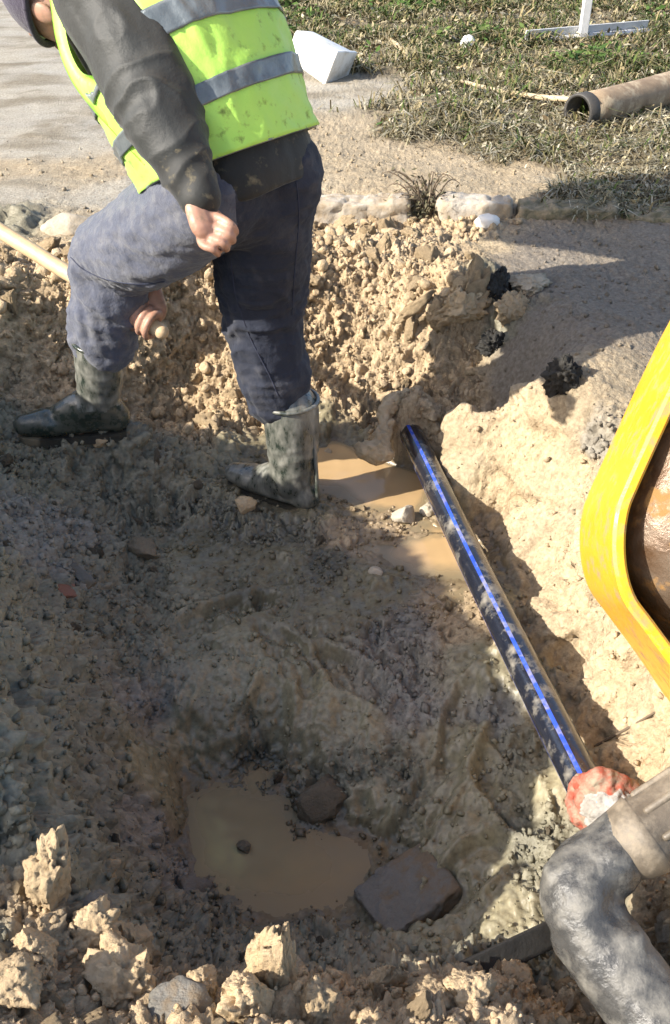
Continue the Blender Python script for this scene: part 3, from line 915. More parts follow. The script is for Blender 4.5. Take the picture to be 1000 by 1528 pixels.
Mh = np.stack((hds, hdf, hdu), 1)
bv, bf = ico(3)
skull = (bv * (.074, .094, .105)) @ Mh.T + hd
jaw = (bv * (.056, .062, .062)) @ Mh.T + hp(0, .034, -.070)
nose = tube([hp(0, .088, .018), hp(0, .106, -.018), hp(0, .098, -.030)], [.009, .013, .011], 10)
chin = (bv * (.03, .026, .024)) @ Mh.T + hp(0, .064, -.108)
lips = tube([hp(-.024, .086, -.062), hp(0, .094, -.060), hp(.024, .086, -.062)], [.006, .009, .006], 8)
brow = tube([hp(-.045, .078, .03), hp(0, .092, .032), hp(.045, .078, .03)], [.009, .011, .009], 8)
ears = [((bv * (.010, .022, .032)) @ Mh.T + hp(s * .078, -.006, -.012), [tuple(f) for f in bf]) for s in (-1, 1)]
pieces = [
    (skull, [tuple(f) for f in bf]), (jaw, [tuple(f) for f in bf]), (chin, [tuple(f) for f in bf]), nose, lips, brow, *ears,
    tube([C7 + np.array((0, 0, -.02)), hp(0, -.03, -.06)], [.062, .056], 16),
    tube([.5 * (HIPL + HIPR) + np.array((-.02, .01, .03)), PELV * .55 + C7 * .45 + np.array((-.01, .0, .01)), C7 - np.array((0, 0, .03))], [.095, .10, .09], 18),
    tube([SHL, C7 - np.array((0, 0, .04)), SHR], [.055, .075, .055], 14),
    tube([SHL, ELL, WRL], [.050, .040, .028], 14, n=15), tube([SHR, ELR, WRR], [.050, .040, .028], 14, n=15),
    tube([HIPL, .5 * (HIPL + HIPR), HIPR], [.07, .08, .07], 16),
    tube([HIPL, KNEEL, ANKL], [.072, .054, .040], 16, n=17), tube([HIPR, KNEER, ANKR], [.072, .054, .040], 16, n=17),
    shoe_foot(ANKL, TOEL), shoe_foot(ANKR, TOER),
    *hand_hang(), *hand_grip(),
]
V, N, Fq = remesh(*join(*pieces), 0.0034, 1)
part('body', V, Fq, 'skin', person)
for s in (-1, 1):
    eye = part('eye', *ball(hp(s * .031, .080, .012), .0115, 2), 'white_plastic', person)
    part('iris', *ball(hp(s * .031, .0895, .010), .0048, 2), 'boot_sole', eye)

# beanie
BV, BF = ico(4)
keep = []
bvv = BV * (.086, .106, .122)
lowcut = bvv[:, 2] * 1.0 + bvv[:, 1] * .25
kf = [tuple(f) for f in BF if (lowcut[f] > .004).all()]
bw = bvv * (1 + .02 * vnoise(BV * 4, 3))[:, None]
bw = bw @ Mh.T + hp(0, -.004, .014)
hat = part('beanie', bw, kf, 'beanie', person)
th = np.linspace(0, 2 * math.pi, 40)
ring = np.array([hp(.089 * math.cos(t), .108 * math.sin(t) - .004, .014 + .008 - .027 * math.sin(t)) for t in th[:-1]])
ring = np.vstack((ring, ring[:1]))
part('cuff', *tube(ring, .008, 10, raw=True, cap=False, n=len(ring)), 'beanie', hat)

# trousers
tr = [
    tube([PELV + np.array((-.05, .03, .09)), PELV + np.array((-.022, .012, .0))], [.130, .145], 22, side=LF, flat=.86),
    tube([HIPR + np.array((.02, -.02, .04)), HIPR + np.array((.0, -.0, -.06)), .5 * (HIPR + KNEER), KNEER, .64 * KNEER + .36 * ANKR, .52 * KNEER + .48 * ANKR], [.118, .118, .112, .096, .086, .072], 22, n=30),
    tube([HIPL + np.array((.0, -.01, .02)), .6 * HIPL + .4 * KNEEL, .25 * HIPL + .75 * KNEEL + np.array((0, 0, -.01)), KNEEL + np.array((.0, 0, .0)), .75 * KNEEL + .25 * ANKL + np.array((.01, 0, 0)), .56 * KNEEL + .44 * ANKL, .44 * KNEEL + .56 * ANKL], [.116, .112, .103, .089, .087, .084, .078], 22, n=36),
]
V, N, Fq = remesh(*join(*tr), 0.0065, 5)
# cloth folds: bunched rings over the boots and behind the knees, long drapes on the thighs


def fold(V, N, A, B, amp, freq, seed, tw=.6, lo=0.0, hi=1.0, rad=.22):
    ax = B - A
    L = np.linalg.norm(ax)
    ax = ax / L
    t = (V - A) @ ax
    c = A + np.outer(t, ax)
    rr = np.linalg.norm(V - c, axis=1)
    m = sstep(lo - .12, lo + .06, t / L) * sstep(hi + .12, hi - .06, t / L) * (rr < rad)
    p = V * 5.0
    ph = t * freq + tw * 6 * vnoise(p, seed) + 2.2 * vnoise(V * 11, seed + 1)
    prof = 1 - np.abs(np.sin(ph)) ** .75 * 2
    return V + N * (m * amp * prof * (0.6 + .6 * vnoise(V * 6, seed + 3)))[:, None]


V = fold(V, N, KNEER, ANKR, .008, 22, 5, tw=1.1, lo=-.1, hi=.6, rad=.14)
V = fold(V, N, KNEEL, ANKL, .009, 24, 15, tw=1.1, lo=.1, hi=.6, rad=.14)
cr = np.stack((V @ (KNEEL - HIPL) * 6, V[:, 1] * 14, V[:, 2] * 22), 1)
V = V + N * (.010 * fbm(V * 6, 3, 44) + .010 * fbm(cr, 4, 45, .55, ridged=True))[:, None]
drp = np.stack((V[:, 0] * 20 + V[:, 2] * 7, V[:, 1] * 20, V[:, 2] * 5), 1) + 1.2 * np.stack((vnoise(V * 6, 1), vnoise(V * 6, 2), vnoise(V * 6, 3)), 1)
lowr = sstep(.45, .25, V[:, 2])
V = V + N * (.009 * lowr * fbm(drp, 3, 46, .5, ridged=True))[:, None]
# a deep drape under the bent thigh, from behind the knee to the crotch
ga, gb = wp(180, 420, 2.36), wp(300, 372, 2.22)
gx_ = gb - ga
tt_ = np.clip(((V - ga) @ gx_) / gx_.dot(gx_), 0, 1)
gd = np.linalg.norm(V - (ga + np.outer(tt_, gx_)), axis=1)
V = V - N * (.020 * np.exp(-(gd / .014) ** 2) * np.sin(np.pi * np.clip(tt_, .04, .96)) - .012 * np.exp(-((gd - .03) / .016) ** 2) * np.sin(np.pi * np.clip(tt_, .04, .96)))[:, None]
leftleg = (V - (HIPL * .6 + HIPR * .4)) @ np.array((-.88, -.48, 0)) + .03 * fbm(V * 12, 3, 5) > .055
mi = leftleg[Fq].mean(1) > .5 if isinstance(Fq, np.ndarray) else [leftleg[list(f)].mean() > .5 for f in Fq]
trs = part('trousers', V, Fq, ['trousers', 'trousers_sunlit_dusty'], person, mat_idx=np.asarray(mi, dtype=int))  # left leg takes the sunlit copy, the rest the shaded one


from mathutils.bvhtree import BVHTree


def laid_on(V, Fq, px, n=30):
    bv_ = BVHTree.FromPolygons([Vector(v) for v in V], [tuple(int(i) for i in f) for f in Fq])
    out = []
    for u, v in catmull([(*p, 0) for p in px], n)[:, :2]:
        r = Vector(ray(u, v)).normalized()
        h = bv_.ray_cast(Vector(CAM), r)
        if h[0] is not None:
            out.append(np.array(h[0]) + np.array(h[1]) * .0006)
    return out


for px in ([(106, 384), (125, 402), (160, 417), (205, 424), (245, 420)], [(345, 390), (352, 440), (372, 500), (402, 560), (415, 590)], [(440, 250), (446, 320), (440, 400), (436, 470)]):
    q_ = laid_on(V, Fq, px)
    if len(q_) > 4:
        part('seam', *tube(np.array(q_), .0016, 6, raw=True), 'seam', trs)


# torso loft shared by jacket and vest: t runs from the hem to the neck, the angle from left over front, right and back
SP = catmull([PELV + np.array((-.005, .0, -.035)), PELV + np.array((-.052, .036, .10)), PELV + np.array((-.125, .09, .245)), C7 + np.array((.085, -.06, -.055)), C7 + np.array((-.02, .01, .015))], 61)
ST, SS, SB = frames(SP, LF)
SFr = -SB if SB[30].dot(FW) < 0 else SB
RA = np.interp(np.linspace(0, 1, 61), [0, .08, .2, .45, .7, .86, .95, 1], [.178, .184, .182, .202, .218, .195, .13, .075])
RB = np.interp(np.linspace(0, 1, 61), [0, .08, .2, .45, .7, .86, .95, 1], [.160, .166, .162, .176, .175, .145, .10, .07])


def torso(t, th, off=0.0, drop=0.0):
    t = np.asarray(t, float) * 60
    i = np.clip(np.floor(t).astype(int), 0, 59)
    f = (t - i)[..., None]
    c = SP[i] * (1 - f) + SP[i + 1] * f
    s = SS[i] * (1 - f) + SS[i + 1] * f
    b = SFr[i] * (1 - f) + SFr[i + 1] * f
    a = (RA[i] * (1 - f[..., 0]) + RA[i + 1] * f[..., 0] + off)[..., None]
    bb = (RB[i] * (1 - f[..., 0]) + RB[i + 1] * f[..., 0] + off)[..., None]
    ct, sn = np.cos(th)[..., None], np.sin(th)[..., None]
    e = .85
    p = c + a * np.sign(ct) * np.abs(ct) ** e * s + bb * np.sign(sn) * np.abs(sn) ** e * b
    hang = np.clip(np.sin(th), 0, 1) ** 2 * drop * np.clip(1 - t / 60 * 1.1, 0, 1)
    p = p.copy()
    p[..., 2] -= hang
    return p


TT = np.linspace(0, 1, 30)
TH = np.linspace(0, 2 * math.pi, 40, endpoint=False)
g = torso(TT[:, None] * np.ones(40)[None], np.ones(30)[:, None] * TH[None]).reshape(-1, 3)
ff = [(i * 40 + j, i * 40 + (j + 1) % 40, (i + 1) * 40 + (j + 1) % 40, (i + 1) * 40 + j) for i in range(29) for j in range(40)] + [tuple(range(40))[::-1], tuple(29 * 40 + j for j in range(40))]
jk = [(g, ff),
      tube([SHL + np.array((.06, .05, .0)), SHL, .5 * (SHL + ELL), ELL, .5 * (ELL + WRL), WRL + .02 * (ELL - WRL)], [.124, .120, .106, .090, .066, .044], 20, n=26),
      tube([SHR + np.array((-.02, -.05, .02)), SHR, .5 * (SHR + ELR), ELR, .5 * (ELR + WRR), WRR + .1 * (ELR - WRR)], [.100, .088, .078, .070, .062, .048], 18, n=26)]
V, N, Fq = remesh(*join(*jk), 0.0065, 5)
V = fold(V, N, SHL, ELL, .0045, 17, 25, tw=1.4, lo=.1, hi=1.1, rad=.13)
V = fold(V, N, ELL, WRL, .005, 26, 28, tw=1.4, lo=.0, hi=.95, rad=.11)
ax_ = (WRL - SHL) / np.linalg.norm(WRL - SHL)
dr = np.stack((V @ ax_ * 3, V @ np.cross(ax_, FWD) * 13, V @ FWD * 13), 1)
V = V + N * (.006 * fbm(V * 7, 3, 47) + .006 * fbm(dr, 3, 48))[:, None]
hemd = ((V - PELV) @ (ST[5])) < .085
low = np.linalg.norm(V - WRL, axis=1) < .10
if isinstance(Fq, np.ndarray):
    mi = (hemd | low)[Fq].mean(1) > .5
else:
    mi = [(hemd | low)[list(f)].mean() > .5 for f in Fq]
jacket = part('jacket', V, Fq, ['jacket', 'jacket_dirty'], person, mat_idx=np.asarray(mi, dtype=int))


def torso_patch(t0, t1, nt, nth, off, th0=0.0, th1=2 * math.pi, hole=True, drop=.05, wob=.009, seed=3):
    t = np.linspace(t0, t1, nt)
    thv = np.linspace(th0, th1, nth)
    Tm, Hm = np.meshgrid(t, thv, indexing='ij')
    P = torso(Tm, Hm, off, drop).reshape(-1, 3)
    nrm = P - torso(Tm, Hm, off - .03, drop).reshape(-1, 3)
    nrm /= np.linalg.norm(nrm, axis=1)[:, None] + 1e-9
    P = P + nrm * (wob * (fbm(P * 6, 3, seed) + .5 * fbm(P * 15, 2, seed + 4)))[:, None]
    drape = np.stack((Hm.ravel() * 3.2 + 1.1 * vnoise(P * 5, 8), Tm.ravel() * 2.2, 0 * Tm.ravel()), 1)
    cre = np.stack((Hm.ravel() * 2.0, Tm.ravel() * 9 + .8 * Hm.ravel(), 0 * Tm.ravel() + 3), 1)
    P = P + nrm * (.012 * fbm(drape, 3, 60, .5, ridged=True) + .006 * fbm(cre, 3, 66, .5, ridged=True) - .004)[:, None]
    tf, hf = Tm.ravel(), np.mod(Hm.ravel() + math.pi, 2 * math.pi) - math.pi
    bad = np.zeros(len(P), bool)
    if hole:
        for c in (R(8), R(172)):
            dh = np.abs(np.mod(hf - c + math.pi, 2 * math.pi) - math.pi)
            bad |= ((tf - .78) / .29) ** 2 + (dh / R(44)) ** 2 < 1
    ix = np.arange(nt * nth).reshape(nt, nth)
    qd = np.stack((ix[:-1, :-1], ix[:-1, 1:], ix[1:, 1:], ix[1:, :-1]), -1).reshape(-1, 4)
    qd = qd[~bad[qd].any(1)]
    # a second skin inside, so the cloth has thickness
    n = len(P)
    V2 = np.vstack((P, P - nrm * .004))
    ed = {}
    for q in qd:
        for a, b in zip(q, np.roll(q, -1)):
            ed[(a, b)] = True
    rim = [(b, a, a + n, b + n) for (a, b) in ed if (b, a) not in ed]
    fs = [tuple(q) for q in qd] + [tuple(int(x) + n for x in q[::-1]) for q in qd] + rim
    return V2, fs


F0, F1 = R(96), R(96 + 348)
vest = part('vest', *torso_patch(.165, .965, 64, 150, .020, F0, F1), 'vest', person)
part('reflective_strip', *torso_patch(.312, .365, 10, 150, .0245, F0, F1), 'reflective', vest)
part('reflective_strip', *torso_patch(.475, .528, 10, 150, .0245, F0, F1), 'reflective', vest)


for t_ in (.167,):
    hemp = torso(np.full(120, t_), np.linspace(F0, F1, 120), .021, .05)
    part('hem_binding', *tube(hemp, .0035, 6, raw=True), 'reflective', vest)
# the loose left front of the open vest, hanging below the arm
eo = [(64, -60, 2.15), (74, 0, 2.12), (84, 62, 2.10), (105, 118, 2.09), (135, 160, 2.08), (175, 204, 2.08), (214, 246, 2.08)]
ei = [(96, -60, 2.10), (96, 0, 2.08), (100, 60, 2.06), (122, 108, 2.05), (160, 118, 2.06), (215, 168, 2.06), (246, 236, 2.06)]
Eo, Ei = catmull([wp(*q) for q in eo], 40), catmull([wp(*q) for q in ei], 40)
rows = []
for k in range(12):
    f = k / 11
    rows.append(Eo * (1 - f) + Ei * f + np.array((0, .018, .004)) * math.sin(f * 3.1) * 1.2)
Vf = np.array(rows).reshape(-1, 3)
Vf = Vf + np.array((.2, -.9, .3)) * (.007 * fbm(Vf * 14, 3, 9))[:, None]
ix = np.arange(12 * 40).reshape(12, 40)
qd = np.stack((ix[:-1, :-1], ix[:-1, 1:], ix[1:, 1:], ix[1:, :-1]), -1).reshape(-1, 4)
Vk = Vf + np.array((0, .006, -.002))
n = len(Vf)
bd = list(ix[0]) + list(ix[1:, -1]) + list(ix[-1, -2::-1]) + list(ix[-2:0:-1, 0])
fs = [tuple(int(x) for x in q) for q in qd] + [tuple(int(x) + n for x in q[::-1]) for q in qd] + [(int(a), int(b), int(b) + n, int(a) + n) for a, b in zip(bd, bd[1:] + bd[:1])]
part('front_panel', np.vstack((Vf, Vk)), fs, 'vest', vest)


# boots
def boot(top, ank, toe, sole_dir, mat, r_top=.073):
    ln = toe - ank
    ln[2] = 0
    ln /= np.linalg.norm(ln)
    zs = ank[2] - .095
    heel = np.array((*(ank - ln * .035)[:2], zs + .035))
    sd = np.cross(ln, (0, 0, 1))
    ps = [tube([top, .5 * (top + ank), ank + ln * .005], [r_top, r_top * .96, r_top * .84], 20, n=14, cap=True),
          tube([ank, heel + np.array((0, 0, .012))], [.056, .044], 18, n=6),
          tube([heel + np.array((0, 0, .012)), np.array((*(ank + ln * .07)[:2], zs + .045)), np.array((*(ank + ln * .15)[:2], zs + .043)), np.array((*(ank + ln * .205)[:2], zs + .040))], [.044, .047, .050, .038], 18, n=16, side=sd, flat=.80),
          tube([ank + ln * .01, np.array((*(ank + ln * .10)[:2], zs + .055))], [.058, .046], 18, n=8)]
    V, N, Fq = remesh(*join(*ps), 0.0055, 6)
    mid = np.linalg.norm(ank - top)
    tq = (V - ank) @ ((top - ank) / mid)
    wr = sstep(-.02, .04, tq) * sstep(.16, .10, tq)
    V = V + N * (wr * .0012 * (1 - 2 * np.abs(np.sin(tq * 80 + 2.5 * vnoise(V * 9, 5)))) + .002 * fbm(V * 12, 3, 6))[:, None]
    m = V[:, 2] < zs + .015
    V[m, 2] = zs + .013
    # open the top
    tq = (V - ank) @ ((top - ank) / mid)
    fa = np.array([tq[list(f)].mean() for f in Fq]) + .02 * vnoise(np.array([V[list(f)].mean(0) for f in Fq]) * 25, 3)
    b = part('boot', V, Fq, ['boot', mat], person, mat_idx=(fa < .01).astype(int))
    tv = (top - ank) / mid
    rim = [top + tv * (.030) + r_top * .985 * (math.cos(a) * np.cross(tv, (0.3, 0.9, 0.1)) / np.linalg.norm(np.cross(tv, (0.3, 0.9, 0.1))) + math.sin(a) * np.cross(tv, np.cross(tv, (0.3, 0.9, 0.1))) / np.linalg.norm(np.cross(tv, (0.3, 0.9, 0.1)))) for a in np.linspace(0, 2 * math.pi, 33)]
    part('rim', *tube(rim, .006, 8, raw=True, cap=False), mat, b)
    # sole: a welted slab with heel block
    out = []
    for s, w_ in ((-.062, .030), (-.045, .041), (.0, .042), (.06, .043), (.12, .050), (.18, .046), (.215, .034), (.232, .014)):
        out.append((s, w_))
    L = [np.array((*(ank + ln * s + sd * w_)[:2], 0)) for s, w_ in out] + [np.array((*(ank + ln * s - sd * w_)[:2], 0)) for s, w_ in out[::-1]]
    Vs = [p + np.array((0, 0, zs - .012)) for p in L] + [p + np.array((0, 0, zs + .014)) for p in L]
    n = len(L)
    fs = [tuple(range(n))[::-1], tuple(n + i for i in range(n))] + [(i, (i + 1) % n, n + (i + 1) % n, n + i) for i in range(n)]
    part('sole', Vs, fs, 'boot_sole', b, smooth=False)
    return b


btl = boot(wp(147, 524, 2.60), ANKL, TOEL, None, 'boot_wet', .066)
btr = boot(wp(434, 612, 2.655), ANKR, TOER, None, 'boot', .077)
# back seam strip on the far boot
tvv = wp(462, 600, 2.60), wp(471, 690, 2.70), wp(474, 745, 2.76)
part('seam_strip', *tube(list(tvv), .006, 8), 'boot', btr)

# shovel: the shaft runs up and left out of the picture to a blade lying on the heap
SHV = root('shovel', tuple(h1), 'wooden shaft shovel held low in the worker right hand', 'shovel')
hb = h0 + HAX * 1.15
part('shaft', *tube([h0 - HAX * .024, h0 + HAX * .5, hb], [.019, .021, .019], 18, n=16), 'wood_handle', SHV)
sdv = np.cross(HAX, (0, 0, 1)); sdv /= np.linalg.norm(sdv)
upv = np.cross(sdv, HAX)
bl = []
for i in range(9):
    s = i / 8
    wdt = .115 * (1 - s ** 3 * .75)
    for j in range(7):
        q = (j / 6 - .5) * 2
        bl.append(hb + HAX * (s * .28) + sdv * q * wdt + upv * (.03 * q * q - .015))
bv2 = np.array(bl)
n9 = len(bl)
bv2 = np.vstack((bv2, bv2 - upv * .003))
bfs = []
for i in range(8):
    for j in range(6):
        a = i * 7 + j
        bfs += [(a, a + 1, a + 8, a + 7), (n9 + a + 7, n9 + a + 8, n9 + a + 1, n9 + a)]
part('blade', bv2, bfs, 'worn_steel', SHV)
part('socket', *tube([hb - HAX * .12, hb + HAX * .03], [.024, .027], 16), 'worn_steel', SHV)

# ------------------------------------------------------------------ kerb
kerb = root('kerb', (0.6, 3.68, 0), 'broken pale concrete kerb along the edge of the dug ground', None)
kerb['kind'] = 'structure'
for (x0, x1, y0, y1, zt) in ((-.20, .285, 3.70, 3.70, .050), (.385, .665, 3.69, 3.68, .055), (0.68, 1.05, 3.67, 3.62, .045), (1.065, 1.50, 3.61, 3.52, .04), (1.515, 2.1, 3.51, 3.38, .04), (-.75, -.215, 3.70, 3.70, .02)):
    L = math.hypot(x1 - x0, y1 - y0)
    V, N, Fq = remesh(*box((0, 0, 0), (L / 2, .065, .075), None, 0.02), .010, 3)
    V = V + N * (.016 * fbm(V * 6 + x0 * 9, 4, 1, .6) + .010 * broken(V * 13 + x0 * 9, 2)[0] + .007 * fbm(V * 40, 3, 4))[:, None]
    V[:, 2] -= .03 * np.maximum(0, fbm(V * 3 + x0 * 5, 2, 8))
    a = math.atan2(y1 - y0, x1 - x0)
    ca_, sa_ = math.cos(a), math.sin(a)
    V = np.stack((V[:, 0] * ca_ - V[:, 1] * sa_ + (x0 + x1) / 2, V[:, 0] * sa_ + V[:, 1] * ca_ + (y0 + y1) / 2, V[:, 2] + zt - .075), 1)
    part('kerb_stone', V, Fq, 'mossy_concrete' if x0 > .67 else 'concrete', kerb)

# ------------------------------------------------------------------ blue striped water pipe
pa, pb = at(606, 634, 3.02), at(872, 1172, 1.87)
pdir = (pb - pa) / np.linalg.norm(pb - pa)
p0 = pa - pdir * .30 + np.array((0, 0, -.10))
mid_p = .5 * (pa + pb) + np.array((.0, 0, -.006))
wpz = root('water_pipe', tuple(.5 * (pa + pb)), 'black water pipe with blue stripe running along the trench', 'pipe')
C = catmull([p0, pa, mid_p, pb, pb + pdir * .06], 70)
part('tube', *tube(C, .0355, 28, raw=True), 'black_plastic', wpz)
T, S, B = frames(C, (0, 0, 1))


def stripe(angle, width, mat, nm):
    th = np.radians(np.linspace(angle - width, angle + width, 5))
    r = .0362
    V = C[:, None] + r * (np.cos(th)[None, :, None] * S[:, None] + np.sin(th)[None, :, None] * B[:, None])
    n = len(C)
    ix = np.arange(n * 5).reshape(n, 5)
    q = np.stack((ix[:-1, :-1], ix[:-1, 1:], ix[1:, 1:], ix[1:, :-1]), -1).reshape(-1, 4)
    part(nm, V.reshape(-1, 3), q, mat, wpz)


for ang in (20, 110, 200, 290):
    stripe(ang, 7, 'blue_stripe', 'blue_stripe')

# mud collar round the hole the pipe comes out of
arc = [at(u, v, d) for u, v, d in ((566, 668, 2.86), (574, 645, 2.90), (578, 616, 2.94), (592, 596, 2.98), (614, 590, 3.01), (634, 604, 3.02), (648, 630, 3.01), (656, 660, 2.98))]
V, N, Fq = remesh(*join(tube(arc, [.028, .026, .024, .024, .028, .034, .044, .044], 14, n=50), tube([at(545, 672, 2.86), at(575, 676, 2.85)], [.030, .028], 12, n=8)), .0055, 1)
V = V + N * (.016 * fbm(V * 14, 4, 3) + .010 * broken(V * 34, 4)[0])[:, None]
single('mud_collar', V, Fq, 'clod_dry', 'clay lip arching over the hole where the striped pipe enters the bank', 'clay')

# ------------------------------------------------------------------ rags at the pipe's near end
rg = at(905, 1195, 1.80)
rd, ru = RT, UP


def crumple(c, size, seed, axes, fold_amp=.35, sub=5):
    V, Fq = ico(sub)
    d = 1 + fold_amp * fbm(V * 1.7 + seed, 3, seed, .55, ridged=True) + .16 * fbm(V * 5 + seed, 3, seed + 7, ridged=True)
    V = V * d[:, None] * np.asarray(size)
    return V @ np.array(axes) + np.asarray(c), Fq


AX = [RT, FWD, UP]
V, Fq = join(*[tube([at(u, v, d) for u, v, d in q_], r_, 12, n=24, flat=.55) for q_, r_ in (
    (((862, 1164, 1.80), (853, 1190, 1.80), (858, 1216, 1.79), (876, 1240, 1.79)), [.009, .013, .014, .008]),
    (((872, 1166, 1.78), (868, 1195, 1.77), (874, 1220, 1.77), (886, 1246, 1.78)), [.008, .013, .012, .007]),
    (((866, 1172, 1.82), (884, 1200, 1.80), (884, 1224, 1.79), (892, 1240, 1.79)), [.010, .012, .011, .007]))])
V, N, Fq = remesh(V, Fq, .0035, 1)
V = V + N * (.007 * fbm(V * 40, 4, 5, ridged=True) + .004 * fbm(V * 90, 2, 6))[:, None]
single('red_rag', V, Fq, 'red_cloth', 'faded red rag strips hanging under the pipe end, on the pit side', 'rag')
V, Fq = join(tube([at(866, 1168, 1.79), at(888, 1162, 1.76), at(915, 1170, 1.76), at(940, 1182, 1.77), at(958, 1200, 1.79)], [.010, .015, .017, .015, .010], 14, n=30),
             tube([at(872, 1180, 1.77), at(895, 1176, 1.75), at(920, 1184, 1.75), at(938, 1194, 1.77)], [.007, .009, .010, .007], 12, n=24))
V, N, Fq = remesh(V, Fq, .004, 2)
V = V + N * (.010 * fbm(V * 30, 3, 5, ridged=True))[:, None]
single('red_rag', V, Fq, 'red_cloth', 'torn red cloth strip twisted over the white wrapping at the pipe end', 'rag')
wr = single('white_rag', *crumple(at(910, 1208, 1.755), (.038, .03, .034), 9, AX), 'white_cloth', 'crumpled white wrapping with a blue mark between pipe end and grey elbow', 'rag')
off = np.array(wr.location)
me = mesh_np('blue_mark', np.array(crumple(at(899, 1197, 1.736), (.010, .004, .007), 4, AX, sub=3)[0]) - off, ico(3)[1], 'blue_cloth')
link('blue_mark', me, wr)

# ------------------------------------------------------------------ grey elbow pipe in the bottom right corner
elb = root('elbow_pipe', tuple(at(900, 1380, 1.45)), 'muddy grey plastic elbow pipe lying in the near right corner', 'pipe')
pe = [at(968, 1228, 1.49), at(918, 1266, 1.49), at(872, 1308, 1.475), at(868, 1345, 1.46), at(896, 1405, 1.44), at(945, 1475, 1.41), at(1010, 1560, 1.37), at(1090, 1660, 1.32)]
V, Fq = join(tube(pe, [.047, .048, .054, .058, .059, .059, .060, .060], 30, n=60),
             tube([at(905, 1290, 1.475), at(838, 1312, 1.465), at(832, 1318, 1.465)], [.052, .030, .024], 20, n=10), tube([at(834, 1318, 1.465), at(862, 1400, 1.45)], [.024, .04], 16, n=10))
V, N, Fq = remesh(V, Fq, .0055, 5)
V = V + N * (.007 * fbm(V * 9, 3, 2) + .003 * fbm(V * 28, 3, 3, .5, ridged=True) + .0015 * fbm(V * 60, 3, 4))[:, None]
# flattened dent near the far side
dc = at(945, 1400, 1.40)
dd = np.linalg.norm(V - dc, axis=1)
V = V + N * (.014 * np.exp(-(dd / .025) ** 2) - .012 * np.exp(-(np.linalg.norm(V - at(930, 1365, 1.40), axis=1) / .03) ** 2))[:, None]
part('elbow', V, Fq, 'elbow_grey', elb)
e0, e1 = at(955, 1250, 1.485), at(1080, 1168, 1.48)
ed = (e1 - e0) / np.linalg.norm(e1 - e0)
seg = 40
Cs = [e0, e0 + ed * .012, e0 + ed * .014, e0 + ed * .10, e0 + ed * .40]
rs = [.060, .062, .058, .057, .057]
Vc, Fc = tube(Cs, rs, seg, raw=True)
part('coupler_sleeve', Vc, Fc, 'coupler', elb, smooth=True)
T_, S_, B_ = frames(np.array(Cs), (0, 0, 1))
for a in range(0, 360, 45):
    n_ = S_[2] * math.cos(R(a)) + B_[2] * math.sin(R(a))
    part('rib', *tube([e0 + ed * .03 + n_ * .057, e0 + ed * .38 + n_ * .057], [.006, .006], 8), 'coupler', elb)

# ------------------------------------------------------------------ excavator bucket at the right edge
outer = [(1330, 360), (1180, 330), (1060, 380), (1000, 478), (955, 568), (915, 655), (882, 728), (870, 760), (865, 800), (868, 842), (880, 880), (905, 915), (950, 976), (1000, 1050), (1060, 1140), (1140, 1190), (1300, 1190)]
DF, DN = 1.93, 1.655
buck = root('excavator_bucket', tuple(at(1000, 1040, 1.8)), 'yellow excavator bucket edge with rusty inside resting on the right bank', 'excavator bucket')
Po = catmull([at(u, v, DF) for u, v in outer], 96)
ext = at(916, 806, DN) - at(866, 800, DF)
c0 = Po.mean(0)
Tn = np.gradient(Po, axis=0)
Tn /= np.linalg.norm(Tn, axis=1)[:, None]
eh = ext / np.linalg.norm(ext)
inn = np.cross(Tn, eh)
inn /= np.linalg.norm(inn, axis=1)[:, None]
if inn[48].dot(c0 - Po[48]) < 0:
    inn = -inn
th_ = .022
rows = [Po, Po + ext * .985, Po + ext + inn * th_ * .25, Po + ext + inn * th_ * .8, Po + ext * .985 + inn * th_, Po + inn * th_]
Vb = np.vstack(rows)
n = len(Po)
fb = []
for k in range(6):
    a, b = k * n, ((k + 1) % 6) * n
    fb += [(a + i, a + i + 1, b + i + 1, b + i) for i in range(n - 1)]
fb += [tuple(k * n for k in range(6)), tuple(k * n + n - 1 for k in range(6))[::-1]]
shell = part('shell', Vb, fb, 'yellow_paint', buck)
shell.data.set_sharp_from_angle(angle=R(25))
# recessed side plate
rim_ = Po + ext * .30 + inn * .012
vp = np.vstack((rim_, rim_ + ext * .06))
fp = [tuple(range(n)), tuple(n + i for i in range(n))[::-1]] + [(i, i + 1, n + i + 1, n + i) for i in range(n - 1)] + [(n - 1, 0, n, 2 * n - 1)]
part('side_plate', vp, fp, 'rust_inner', buck, smooth=False)
# rusty boss with a worn steel cylinder
cyl = tube([at(1060, 880, 1.80), at(1018, 800, 1.76), at(1042, 690, 1.74)], [.115, .118, .10], 32, n=24)
V, N, Fq = remesh(*cyl, .008, 2)
V = V + N * (.004 * fbm(V * 12, 3, 5))[:, None]
part('pin_boss', V, Fq, 'worn_steel', buck)
part('gusset', *tube([at(960, 905, 1.82), at(1010, 900, 1.80), at(1120, 880, 1.80)], [.018, .02, .02], 10), 'rust_inner', buck)
# the stick and boom that carry it, added above the view and placed to shade the kerb


def beam(P0, P1, w0, w1, h0_, h1_):
    d_ = (P1 - P0) / np.linalg.norm(P1 - P0)
    s_ = np.cross(d_, (0, 0, 1)); s_ /= np.linalg.norm(s_)
    u_ = np.cross(s_, d_)
    V_ = [p + s_ * a * w_ + u_ * b * hh for p, w_, hh in ((P0, w0, h0_), (P1, w1, h1_)) for a, b in ((-1, -1), (1, -1), (1, 1), (-1, 1))]
    return V_, [(3, 2, 1, 0), (4, 5, 6, 7)] + [(i, (i + 1) % 4, 4 + (i + 1) % 4, 4 + i) for i in range(4)]


